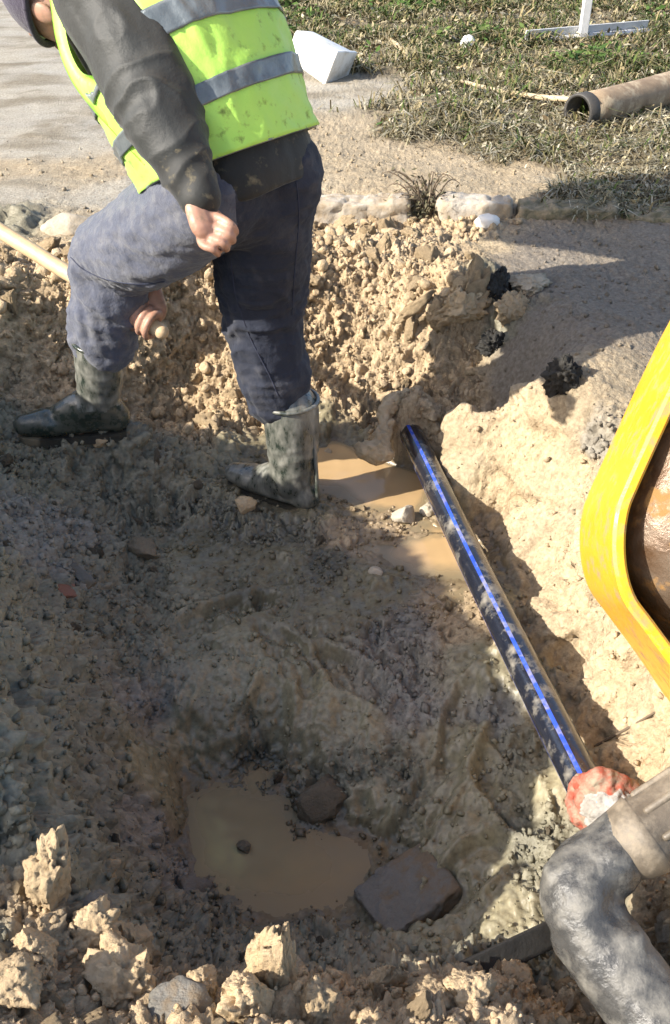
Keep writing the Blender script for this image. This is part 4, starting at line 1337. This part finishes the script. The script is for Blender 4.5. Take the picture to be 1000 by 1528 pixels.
KNU, STK = np.array((-1.30, 2.74, 1.46)), np.array((1.35, 1.70, 1.18))
part('unseen_stick', *beam(KNU, STK, .10, .09, .16, .11), 'yellow_paint', buck, smooth=False)
part('unseen_boom', *beam(KNU + np.array((-.05, .04, .12)), np.array((2.6, 3.35, 2.6)), .12, .14, .20, .26), 'yellow_paint', buck, smooth=False)
part('unseen_knuckle_pin', *tube([KNU + np.array((-.02, -.17, .03)), KNU + np.array((0.05, .2, .03))], [.06, .06], 20), 'worn_steel', buck)
part('link', *beam(STK + np.array((.05, -.02, .05)), at(1180, 420, 1.82), .05, .05, .05, .05), 'rust_inner', buck, smooth=False)

# ------------------------------------------------------------------ stones, slabs and lumps that stand out
def rock(seed, size, rough=.25, chunk=.5, sub=4, flat=None):
    V, Fq = ico(sub)
    d = 1 + rough * fbm(V * 1.3 + seed * 3.7, 3, seed) + .5 * rough * (.5 - worley(V * 2.2 + seed, seed)) + .12 * rough * fbm(V * 9 + seed, 3, seed + 5)
    V = V * d[:, None]
    rg_ = np.random.default_rng(seed)
    for _ in range(11):
        n_ = rg_.normal(size=3)
        n_ /= np.linalg.norm(n_)
        dq = V @ n_ - rg_.uniform(.55, .85)
        V = V - np.outer(np.maximum(dq, 0) * .92, n_)
    V = V * 1.15
    V = V + (V / np.linalg.norm(V, axis=1)[:, None]) * (.22 * rough * fbm(V * 5 + seed, 3, seed + 9) + .10 * rough * broken(V * 4.5 + seed, seed)[0] + .07 * min(rough, 1.2) * fbm(V * 11 + seed, 3, seed + 3, .6))[:, None]
    if flat:
        V[:, 2] = np.clip(V[:, 2], -flat, flat) + .05 * V[:, 2]
    return V * np.asarray(size), Fq


def euler(rx, ry, rz):
    return np.array(Matrix.Rotation(rz, 3, 'Z') @ Matrix.Rotation(ry, 3, 'Y') @ Matrix.Rotation(rx, 3, 'X'))


def place_rock(name, u, v, size, seed, mat, label, cat, rot=(0, 0, 0), rough=.3, lift=.35, sub=4, group=None, flat=None):
    p = hit(u, v)
    V, Fq = rock(seed, size, rough, sub=sub, flat=flat)
    V = V @ euler(*rot).T
    return single(name, V + p + np.array((0, 0, lift * size[2])), Fq, mat, label, cat, group)


place_rock('stone', 102, 345, (.095, .06, .055), 11, 'stone', 'pale flat stone at the road edge behind the shovel shaft', 'stone', (0, .1, .2), .3)
place_rock('asphalt_lump', 840, 575, (.05, .045, .055), 13, 'asphalt_lump', 'black asphalt lump sitting alone on the right bank', 'asphalt lump', (0, .2, .4), 1.5, .6, 5)
place_rock('asphalt_lump', 742, 432, (.055, .045, .045), 15, 'asphalt_lump', 'dark crumbly lump at the corner of the spoil bank below the kerb', 'asphalt lump', (0, .2, 1.4), 1.5, .4, 5)
place_rock('asphalt_lump', 735, 520, (.05, .045, .04), 17, 'asphalt_lump', 'dark lump in the shaded corner above the striped pipe hole', 'asphalt lump', (0, .2, .4), 1.5, .2, 5)
place_rock('clay_clod', 690, 465, (.085, .055, .06), 21, 'clod_dry', 'large clay clod on the spoil ridge left of the dark asphalt lump', 'clod', (0, 0, .3), 1.3, .2, 5)
place_rock('clay_clod', 770, 470, (.055, .04, .05), 22, 'clod_dry', 'sunlit clay clod at the right end of the spoil ridge', 'clod', (0, 0, .8), 1.3, .3, 5)
place_rock('clay_clod', 790, 425, (.06, .05, .025), 24, 'clod_pale', 'flat pale clod beside the dark ground patch', 'clod', (0, 0, .3), 1.3, .3, 5)
place_rock('stone', 604, 775, (.034, .03, .03), 23, 'stone', 'grey white stone in shallow mud left of the striped pipe', 'stone', (0, 0, .5), .4, .4)
place_rock('stone', 638, 765, (.022, .02, .022), 25, 'stone', 'small grey stone touching the striped pipe', 'stone', (0, 0, 1), .4, .4)
place_rock('stone', 562, 857, (.019, .017, .015), 26, 'stone', 'round pebble alone at the edge of the pit shade', 'stone', (0, 0, .5), .2, .5)
place_rock('clay_clod', 490, 690, (.018, .018, .028), 27, 'clod_pale', 'upright pale clod in the puddle just right of the boot', 'clod', (0, 0, .5), .3, .7)
place_rock('clay_clod', 365, 757, (.030, .026, .024), 28, 'clod_dry', 'sunlit yellow clod below the toe of the far boot', 'clod', (0, 0, .5), .4, .4)
place_rock('clay_clod', 150, 662, (.030, .02, .022), 29, 'clod_dry', 'yellow clod stuck at the heel of the near boot', 'clod', (0, 0, .2), .4, .5)
place_rock('clay_clod', 440, 755, (.020, .016, .020), 30, 'clod_dry', 'clay clinging to the ankle of the far boot', 'clod', (0, 0, .2), .4, .9)
place_rock('clay_clod', 210, 820, (.05, .032, .03), 31, 'clod_wet', 'dark wet clod at the foot of the shaded left wall', 'clod', (0, 0, -.6), .4, .3)
place_rock('clay_clod', 480, 1200, (.055, .05, .045), 33, 'clod_wet', 'dark lump jutting into the lower puddle from its right shore', 'clod', (0, 0, -.6), .5, .1)
place_rock('clay_clod', 365, 1272, (.016, .012, .012), 34, 'clod_wet', 'small dark clod breaking the surface of the lower puddle', 'clod', (0, 0, -.6), .4, 1.5)
# pointed clods on the near rim, standing up into the sunlight
for (u, v, s, sd_, lab, rt) in (
        (82, 1330, (.028, .026, .062), 41, 'tall sunlit clod standing on the left of the near rim', (.1, .1, .3)),
        (152, 1305, (.016, .016, .020), 42, 'small sunlit clod right of the tall left clod', (0, 0, .3)),
        (140, 1405, (.030, .026, .034), 43, 'sunlit clod below the grey stone on the near rim', (0, .2, .3)),
        (195, 1430, (.032, .03, .038), 44, 'sunlit clod with a ragged top in the middle of the near left rim', (0, 0, 1.3)),
        (185, 1480, (.040, .034, .036), 45, 'large sunlit clod at the lower left of the near rim', (0, 0, 2.3)),
        (412, 1490, (.026, .024, .088), 46, 'tallest clod in the near rim, a ragged clay spire', (.06, .08, .3)),
        (372, 1505, (.026, .026, .042), 47, 'clod leaning on the left of the ragged clay spire', (0, -.2, .3)),
        (575, 1480, (.020, .018, .038), 48, 'slim upright clod between the clay spire and the black strip', (0, .1, .3)),
        (760, 1465, (.034, .026, .022), 49, 'sunlit yellow clod in front of the black strip', (0, .1, .3)),
        (300, 1490, (.026, .022, .030), 55, 'sunlit clod halfway between the left clods and the clay spire', (0, .1, 1.3)),
        (470, 1515, (.024, .022, .030), 56, 'sunlit clod just right of the clay spire at the bottom edge', (0, .1, 2.3)),
        (640, 1500, (.028, .024, .026), 57, 'sunlit clod heap piece below the black strip', (0, .1, .9)),
        (700, 1495, (.026, .024, .030), 58, 'sunlit yellow clod at the bottom edge below the middle of the black strip', (0, .2, 1.9)),
        (20, 1480, (.030, .026, .028), 59, 'clod in the bottom left corner of the near rim', (0, .1, .3)),
        (55, 1420, (.022, .02, .02), 50, 'sunlit clod low on the left edge of the near rim', (0, .1, .3))):
    place_rock('clay_clod', u, v, tuple(1.28 * q_ for q_ in s), sd_, 'clod_dry', lab, 'clod', rt, .85, .45, 5)
place_rock('stone', 140, 1375, (.038, .030, .034), 51, 'muddy_slab', 'blue grey stone among the sunlit clods of the near left rim', 'stone', (0, .2, .3), .3, .3)
place_rock('stone', 285, 1330, (.045, .032, .025), 52, 'muddy_slab', 'rounded grey stone half sunk left of the lower puddle', 'stone', (0, .2, .3), .25, .3)
place_rock('stone', 270, 1515, (.04, .035, .03), 53, 'muddy_slab', 'dark grey stone among the crumbs at the bottom edge', 'stone', (0, .2, .3), .3, .3)

# flat chunk of old paving in the pit
sp = hit(608, 1335)
V, N, Fq = remesh(*box((0, 0, 0), (.088, .072, .026), None, .008), .004, 1)
V = V + N * (.006 * fbm(V * 14, 4, 1) + .003 * broken(V * 45, 5)[0] + .002 * fbm(V * 80, 3, 7))[:, None] + .007 * np.stack((fbm(V * 16, 3, 1), fbm(V * 16, 3, 2), fbm(V * 16, 3, 3)), 1)
V[:, :2] *= (1 + .10 * vnoise(V * 9, 6))[:, None]
V = V @ euler(R(-8), R(-10), R(32)).T + sp + np.array((0, 0, -.001))
single('paving_slab', V, Fq, 'muddy_slab', 'grey muddy chunk of paving lying tilted beside the lower puddle', 'slab')
a, b = hit(652, 1452), hit(808, 1432)
V, Fq = box((0, 0, 0), (np.linalg.norm(b - a) / 2, .022, .006), None, .002, 5)
ang = math.atan2(b[1] - a[1], b[0] - a[0])
V = V @ euler(R(38), 0, ang).T + (a + b) / 2 + np.array((0, 0, .012))
single('rubber_strip', V, Fq, 'rubber_strip', 'short black strip lying on mud at the near end of the pit', 'strip')
p = hit(122, 862)
V, Fq = box((0, 0, 0), (.042, .014, .008), None, .003, 4)
V = V + .003 * np.stack((fbm(V * 25, 2, 1), fbm(V * 25, 2, 2), fbm(V * 25, 2, 3)), 1)
single('wood_chip', V @ euler(.5, .45, R(-38)).T + p + np.array((0, 0, .01)), Fq, 'muddy_slab', 'flat grey splinter sticking out of the shaded left wall', 'splinter')
p = hit(98, 885)
V, Fq = box((0, 0, 0), (.022, .018, .014), None, .004, 4)
single('brick_piece', V @ euler(.3, .3, .4).T + p, Fq, 'brick_red', 'reddish brick fragment embedded in the shaded left wall', 'brick')

# ------------------------------------------------------------------ things on the verge
# white container on its side with dark open end
wb = hit(476, 118)
cont = root('plastic_container', tuple(wb), 'white plastic container lying on its side at the grass edge', 'container')
M = euler(R(-10), R(20), R(-34))
V, Fq = box((0, 0, 0), (.150, .10, .088), None, .022, 0)
V[:, 1:] *= (1 + .10 * V[:, :1] / .155)
part('tub', V @ M.T + wb + np.array((0, .05, .112)), Fq, 'white_plastic', cont)
V, Fq = box((.152, 0, 0), (.010, .113, .101), None, .006)
part('lip', V @ M.T + wb + np.array((0, .05, .112)), Fq, 'white_plastic', cont)
# metal stand: upright on a long foot bar
a, b = hit(786, 70), hit(968, 52)
mst = root('metal_stand', tuple((a + b) / 2), 'pale metal stand with a thin upright on a long foot bar in the grass', 'stand')
mv = (a + b) / 2
L = np.linalg.norm(b - a) / 2
ang = math.atan2(b[1] - a[1], b[0] - a[0])
V, Fq = box((0, 0, 0), (L, .032, .004), None)
V2, F2 = box((0, .032, .022), (L, .004, .026), None)
V, Fq = join((V, Fq), (V2, F2))
part('foot_bar', V @ euler(R(12), 0, ang).T + mv + np.array((0, 0, .035)), Fq, 'galvanised', mst, smooth=False)
pp = hit(871, 62)
part('upright', *box(pp + np.array((0, .03, .46)), (.026, .022, .45), (0, R(0.6), R(8)), .004), 'galvanised', mst, smooth=False)
# drain pipe
da, db = hit(862, 186), hit(1010, 152)
da[2] += .055; db[2] += .06
dv = (db - da) / np.linalg.norm(db - da)
drain = root('drain_pipe', tuple(da), 'open ended brown drain pipe lying on dead grass at the verge', 'pipe')
P_ = [da + dv * t + np.array((0, 0, .03 * t * t)) for t in np.linspace(0, 2.2, 14)]
P_ = np.array(P_)
seg = 30
Vo, Fo = tube(P_, .078, seg, raw=True, cap=False)
Vi, Fi = tube(P_, .066, seg, raw=True, cap=False)
n = len(Vo)
V = np.vstack((Vo, Vi))
Fs = Fo + [tuple(n + i for i in f[::-1]) for f in Fi] + [(j, (j + 1) % seg, n + (j + 1) % seg, n + j)[::-1] for j in range(seg)]
cen = V - da
mi = [0] * len(Fo) + [1] * len(Fi) + [1] * seg
part('pipe_wall', V, Fs, ['drain_outer', 'drain_black'], drain, mat_idx=mi)
Vr, Fr = tube(np.array([da - dv * .012, da + dv * .05]), .081, seg, raw=True, cap=False)
Vr2, Fr2 = tube(np.array([da - dv * .012, da + dv * .05]), .067, seg, raw=True, cap=False)
part('end_collar', np.vstack((Vr, Vr2)), Fr + [tuple(len(Vr) + i for i in f[::-1]) for f in Fr2] + [(j, (j + 1) % seg, len(Vr) + (j + 1) % seg, len(Vr) + j)[::-1] for j in range(seg)], 'drain_black', drain)
# stalk, husk, scraps
pts = [hit(u, v) + np.array((0, 0, .03)) for u, v in ((688, 130), (740, 144), (800, 154), (850, 158))]
single('dry_stalk', *tube(pts, [.009, .012, .014, .014], 10), 'dry_stalk', 'long pale dry stalk lying against the drain pipe mouth', 'stalk')
pts = [hit(u, v) + np.array((0, 0, .03)) for u, v in ((575, 60), (592, 78), (612, 97))]
single('dry_husk', *tube(pts, [.006, .026, .008], 10, flat=.3), 'dry_stalk', 'pale dry leaf blade in the grass right of the white container', 'leaf')
single('paper_scrap', *crumple(hit(698, 72) + np.array((0, 0, .03)), (.035, .02, .04), 8, AX, sub=3), 'paper', 'white crumpled paper scrap in the upper grass', 'litter')
single('paper_scrap', *crumple(hit(727, 338) + np.array((0, 0, .015)), (.036, .03, .024), 12, AX, sub=3), 'paper', 'white scrap lying at the foot of the kerb', 'litter')
# twig on the cut wall
pts = [hit(u, v) + np.array((0, -.008, .006)) for u, v in ((886, 1112), (930, 1088), (985, 1056))]
single('twig', *tube(pts, [.0025, .003, .002], 6), 'twig', 'thin dry twig on the sunlit cut wall below the bucket', 'twig')
# weed on the kerb
kb = hit(632, 318)
weed = root('weed', tuple(kb), 'dead weed hanging over the gap between two kerb stones', 'weed')
tw = []
for i in range(34):
    a = RNG.uniform(0, 6.28)
    l = RNG.uniform(.06, .19)
    b0 = kb + np.array((RNG.uniform(-.02, .05), RNG.uniform(-.03, .06), .0))
    e = b0 + np.array((math.cos(a) * l * .7 - .03, math.sin(a) * l * .3, RNG.uniform(.02, .16)))
    m_ = (b0 + e) / 2 + np.array((0, 0, .03))
    tw.append(tube([b0, m_, e, e + np.array((math.cos(a) * .03, 0, -.02))], [.0035, .003, .002, .001], 5, n=7))
part('stems', *join(*tw), 'twig', weed)['kind'] = 'stuff'
lv, lf = [], []
for i in range(420):
    c_ = kb + np.array((RNG.normal(0, .055), RNG.normal(0, .04), abs(RNG.normal(.03, .05))))
    c_[0] -= .25 * (c_[2] - kb[2])
    a_, b_ = RNG.normal(0, 1, 3), RNG.normal(0, 1, 3)
    a_ *= RNG.uniform(.006, .016) / np.linalg.norm(a_)
    b_ *= RNG.uniform(.003, .007) / np.linalg.norm(b_)
    o_ = len(lv)
    lv += [c_ - a_, c_ - b_, c_ + a_, c_ + b_]
    lf.append((o_, o_ + 1, o_ + 2, o_ + 3))
part('leaves', np.array(lv), lf, 'weed_leaf', weed, smooth=False)['kind'] = 'stuff'

# ------------------------------------------------------------------ crumbs and clods
VAR = {}
for nm, mat, cnt in (('clod_dry', 'clod_dry', 12), ('clod_pale', 'clod_pale', 3), ('clod_wet', 'clod_wet', 6)):
    VAR[nm] = []
    for k in range(cnt):
        V, Fq = rock(100 + k * 7, (1, RNG.uniform(.7, 1), RNG.uniform(.6, .95)), 1.0, sub=4)
        VAR[nm].append(mesh_np('clay_clod', V, Fq, mat))

WI = {k: i for i, k in enumerate(KEYS)}
inview = np.zeros(len(XY), bool)
rel = PV - CAM
dep = rel @ FWD
uu = 500 + F_PX * (rel @ RT) / np.maximum(dep, .1)
vv = 764 - F_PX * (rel @ UP) / np.maximum(dep, .1)
inview = (dep > .3) & (uu > -150) & (uu < 1150) & (vv > -50) & (vv < 1650)
cell = (np.gradient(gx)[None, :] * np.gradient(gy)[:, None]).ravel()


def pick(weight, n):
    p = weight * cell
    p = p / p.sum()
    i = RNG.choice(len(p), n, p=p)
    return i


def clods(n, sel, kind, smin, smax, label, group):
    ii = pick(sel, n)
    first = None
    for i in ii:
        s = smin * (smax / smin) ** (RNG.random() ** 1.8)
        me = VAR[kind][RNG.integers(len(VAR[kind]))]
        o = bpy.data.objects.new('clay_clod', me)
        COL.objects.link(o)
        o.location = PV[i] + NRM[i] * s * .12
        o.rotation_euler = RNG.uniform(0, 6.28, 3)
        o.scale = s * RNG.uniform(.6, 1.35, 3)
        tag(o, label, 'clod', group)


cw = Wt[:, WI['clay']] ** 2
bank = inview & (XY[:, 1] > 2.45)
rim = inview & (XY[:, 1] < 1.0)
clods(150, cw * bank, 'clod_dry', .015, .058, 'crumbly tan clay clod on the spoil bank behind the worker', 'crumbly clods on the spoil bank behind the worker')
clods(90, cw * rim, 'clod_dry', .008, .030, 'tan clay clod in the crumbled near rim of the pit', 'crumbled clods on the near rim')
clods(24, cw * (inview & (XY[:, 1] > 1.5) & (XY[:, 1] < 2.4) & (XY[:, 0] > -.1)), 'clod_dry', .008, .018, 'sunlit clod on the floor between pipe and puddles', 'clods beside the striped pipe')
clods(14, cw * (inview & (XY[:, 0] > .38) & (XY[:, 1] < 1.05)), 'clod_pale', .012, .026, 'pale clod on the ground behind the grey elbow pipe', 'clods behind the elbow pipe')
clods(50, (Wt[:, WI['lump']] + .3 * Wt[:, WI['grey']]) ** 2 * (inview & (XY[:, 1] < 2.4)), 'clod_wet', .008, .022, 'dark wet clod on the shaded wall or floor of the pit', 'wet clods in the shaded pit')


def scatter_stuff(name, n, weight, mat, smin, smax, label, sub=2, power=2.2):
    ii = pick(weight, n)
    bases = []
    for k in range(10):
        rr_ = np.random.default_rng(k * 3 + len(name))
        V, Fq = box((0, 0, 0), (.8, .7, .6), None, 0, 0)
        V = V * rr_.uniform(.45, 1.15, V.shape)
        if sub > 1:
            V, Fq = ico(2)
            V = V * (1 + .35 * vnoise(V * 1.5 + k * 5, k))[:, None]
            for _ in range(7):
                n_ = rr_.normal(size=3)
                n_ /= np.linalg.norm(n_)
                V = V - np.outer(np.maximum(V @ n_ - rr_.uniform(.45, .8), 0), n_)
            V = V * rr_.uniform(.7, 1.25, 3) + rr_.normal(0, .05, V.shape)
        else:
            Fq = np.array([t for f in Fq for t in ((f[0], f[1], f[2]), (f[0], f[2], f[3]))])
        bases.append((V, np.asarray(Fq)))
    Vs, Fs, Cs_, Rs_, o = [], [], [], [], 0
    for i in ii:
        V, Fq = bases[RNG.integers(10)]
        s = smin * (smax / smin) ** (RNG.random() ** power)
        M_ = euler(*RNG.uniform(0, 6.28, 3)) * (s * RNG.uniform(.7, 1.25, 3))[None, :]
        Vs.append(V @ M_.T + PV[i] + NRM[i] * s * .3)
        Fs.append(Fq + o)
        Cs_.append(np.tile(np.append(np.clip(Cc[i] * RNG.uniform(.85, 1.15), 0, 1), 1), (len(V), 1)))
        Rs_.append(np.full(len(V), min(1, Rg[i] + .1)))
        o += len(V)
    V, Fq = np.vstack(Vs), np.vstack(Fs)
    me = mesh_np(name, V, Fq, 'ground', smooth=False)
    ca = me.color_attributes.new('Col', 'FLOAT_COLOR', 'POINT')
    ca.data.foreach_set('color', np.vstack(Cs_).astype(np.float32).ravel())
    ra = me.attributes.new('Rough', 'FLOAT', 'POINT')
    ra.data.foreach_set('value', np.concatenate(Rs_).astype(np.float32))
    ob = link(name, me)
    return tag(ob, label, None, None, 'stuff')


scatter_stuff('clay_crumbs', 4200, cw * bank, 'clod_dry', .003, .026, 'dry clay crumbs covering the spoil bank', 2, 3.6)
scatter_stuff('clay_crumbs', 9000, cw * bank, 'clod_dry', .0018, .007, 'fine clay grains covering the spoil bank', 1, 2.0)
scatter_stuff('clay_crumbs', 2600, cw * rim, 'clod_dry', .002, .010, 'dry clay crumbs along the near rim', 2)
scatter_stuff('clay_crumbs', 1100, (cw + .4 * Wt[:, WI['face']]) * (inview & (XY[:, 1] > 1.0) & (XY[:, 1] < 2.45) & (XY[:, 0] > -.2)), 'clod_dry', .002, .009, 'clay crumbs on the pit floor and cut wall', 1)
scatter_stuff('mud_crumbs', 14000, (Wt[:, WI['lump']] + Wt[:, WI['grey']] + .25 * Wt[:, WI['mud']]) * (inview & (XY[:, 1] < 2.6)), 'clod_wet', .0018, .012, 'wet mud crumbs on the shaded walls and floor', 1, 3.0)
scatter_stuff('road_grit', 1800, (Wt[:, WI['asph']] + Wt[:, WI['dirt']] + .1 * Wt[:, WI['conc']]) * (inview & (XY[:, 1] > 2.3) & (XY[:, 1] < 5)), 'clod_pale', .002, .011, 'grit and small clods scattered on the road edge', 1, 3.0)

# ------------------------------------------------------------------ grass on the verge
def blades(name, n, weight, hmin, hmax, wd, pal, label, lay=.6):
    ii = pick(weight, n)
    jx = RNG.uniform(-.5, .5, (n, 2)) * np.stack((np.gradient(gx)[ii % NX], np.gradient(gy)[ii // NX]), 1)
    B0 = PV[ii].copy()
    B0[:, :2] += jx
    clump = fbm(B0 * 3.0, 3, 5)
    clump2 = fbm(B0 * 9.0, 3, 15)
    h = RNG.uniform(hmin, hmax, n) * np.clip(1 + 1.5 * clump + 1.1 * clump2, .25, 2.4)
    a = RNG.uniform(0, 6.283, n)
    ln = RNG.uniform(lay * .3, lay * 1.7, n)
    dirv = np.stack((np.cos(a), np.sin(a), np.zeros(n)), 1)
    sid = np.stack((-np.sin(a + RNG.normal(0, .6, n)), np.cos(a), np.zeros(n)), 1)
    w_ = wd * RNG.uniform(.6, 1.5, n) * (1 + .12 * np.maximum(0, B0[:, 1] - 4))
    mid = B0 + dirv * (h * ln * .45)[:, None] + np.array((0, 0, 1)) * (h * .62)[:, None]
    tip = B0 + dirv * (h * ln * 1.15)[:, None] + np.array((0, 0, 1)) * (h * (1.0 - .45 * np.minimum(ln, 1.4)))[:, None]
    B0[:, 2] -= .004
    V = np.stack((B0 - sid * w_[:, None], B0 + sid * w_[:, None], mid - sid * (w_ * .8)[:, None], mid + sid * (w_ * .8)[:, None], tip), 1).reshape(-1, 3)
    o = np.arange(n)[:, None] * 5
    T3 = np.concatenate((o + (0, 1, 3), o + (0, 3, 2), o + (2, 3, 4)), 0)
    me = mesh_np(name, V, T3, 'grass', smooth=False)
    pal = np.array(pal)
    green = np.clip(.45 + 1.3 * fbm(B0 * 1.9, 4, 25) + RNG.normal(0, .28, n), 0, .999)
    c = pal[(green * len(pal)).astype(int)] * RNG.uniform(.6, 1.3, n)[:, None]
    ca = me.color_attributes.new('Col', 'FLOAT_COLOR', 'POINT')
    ca.data.foreach_set('color', np.column_stack((np.repeat(c, 5, 0), np.ones(n * 5))).astype(np.float32).ravel())
    return tag(link(name, me), label, None, None, 'stuff')


sw = Wt[:, WI['soil']] ** 2
gv = (dep > .3) & (uu > -250) & (uu < 1300) & (XY[:, 1] > 3.55) & (XY[:, 1] < 12)
wide = (np.abs(XY[:, 0] - 1) < 6) & (XY[:, 1] > 3.5) & (XY[:, 1] < 16)
DRY = [(.34, .30, .21), (.27, .22, .14), (.43, .39, .31), (.21, .175, .105)]
MIX = [(.36, .30, .19), (.25, .20, .11), (.19, .16, .075), (.11, .125, .042), (.065, .10, .025), (.085, .12, .03), (.28, .23, .13)]
nearw = sstep(6.0, 4.2, XY[:, 1])
bare = sstep(-.12, .22, fbm(P3 * 2.6, 4, 203) + .5 * fbm(P3 * 9, 3, 204))
blades('grass', 62000, sw * gv * bare * (1 - .75 * nearw), .03, .10, .0034, MIX, 'short olive grass on the verge', 1.2)
blades('dead_grass', 52000, sw * gv * (.3 + bare) * (.15 + nearw), .015, .06, .0030, DRY + [(.17, .16, .075)], 'grey dead grass along the near edge of the verge', 1.6)
blades('grass', 16000, sw * wide * (~gv), .03, .10, .006, MIX, 'grass of the verge outside the picture', .8)


def leaves(n, weight, label):
    ii = pick(weight, n)
    P0 = PV[ii] + np.column_stack((RNG.uniform(-.02, .02, (n, 2)), RNG.uniform(.008, .05, n)))
    V, Fs = [], []
    A = RNG.normal(0, 1, (n, 3)); A[:, 2] *= .45; A /= np.linalg.norm(A, axis=1)[:, None]
    B = RNG.normal(0, 1, (n, 3)); B[:, 2] *= .45; B -= A * (A * B).sum(1)[:, None]; B /= np.linalg.norm(B, axis=1)[:, None]
    s = (RNG.uniform(.005, .019, n) * (1 + .15 * np.maximum(0, P0[:, 1] - 4)))[:, None]
    nn = np.cross(A, B)
    V = np.stack((P0 - A * s, P0 - B * s * .5 + nn * s * .2, P0 + A * s, P0 + B * s * .5 + nn * s * .2), 1).reshape(-1, 3)
    o = np.arange(n)[:, None] * 4
    Fq = np.concatenate((o + (0, 1, 2), o + (0, 2, 3)), 0)
    me = mesh_np('leaf_litter', V, Fq, 'grass', smooth=False)
    pal = np.array([(.36, .30, .20), (.27, .21, .12), (.44, .39, .30), (.17, .12, .07)])
    c = pal[RNG.integers(0, 4, n)] * RNG.uniform(.7, 1.2, n)[:, None]
    ca = me.color_attributes.new('Col', 'FLOAT_COLOR', 'POINT')
    ca.data.foreach_set('color', np.column_stack((np.repeat(c, 4, 0), np.ones(n * 4))).astype(np.float32).ravel())
    tag(link('leaf_litter', me), label, None, None, 'stuff')


leaves(9000, sw * gv, 'small dry leaves scattered through the verge grass')
# broad-leaved weeds in patches
wpch = sstep(.12, .45, fbm(P3 * 1.4, 3, 401)) * sstep(4.3, 5.2, XY[:, 1])
PAL_W = np.array([(.05, .10, .022), (.075, .13, .03), (.10, .14, .04)])
ii = pick(sw * gv * wpch + 1e-9 * gv, 2600)
n = len(ii)
P0 = PV[ii] + np.column_stack((RNG.uniform(-.03, .03, (n, 2)), RNG.uniform(.02, .085, n)))
A = RNG.normal(0, 1, (n, 3)); A[:, 2] *= .4; A /= np.linalg.norm(A, axis=1)[:, None]
B = RNG.normal(0, 1, (n, 3)); B[:, 2] *= .4; B -= A * (A * B).sum(1)[:, None]; B /= np.linalg.norm(B, axis=1)[:, None]
sz = (RNG.uniform(.010, .026, n) * (1 + .12 * np.maximum(0, P0[:, 1] - 4)))[:, None]
V = np.stack((P0 - A * sz, P0 - B * sz * .45, P0 + A * sz, P0 + B * sz * .45), 1).reshape(-1, 3)
me = mesh_np('weed_leaves', V, np.arange(n)[:, None] * 4 + np.array((0, 1, 2, 3)), 'grass', smooth=False)
c = PAL_W[RNG.integers(0, 3, n)] * RNG.uniform(.7, 1.3, n)[:, None]
ca = me.color_attributes.new('Col', 'FLOAT_COLOR', 'POINT')
ca.data.foreach_set('color', np.column_stack((np.repeat(c, 4, 0), np.ones(n * 4))).astype(np.float32).ravel())
tag(link('weed_leaves', me), 'green broad leaved weeds in patches through the verge', None, None, 'stuff')
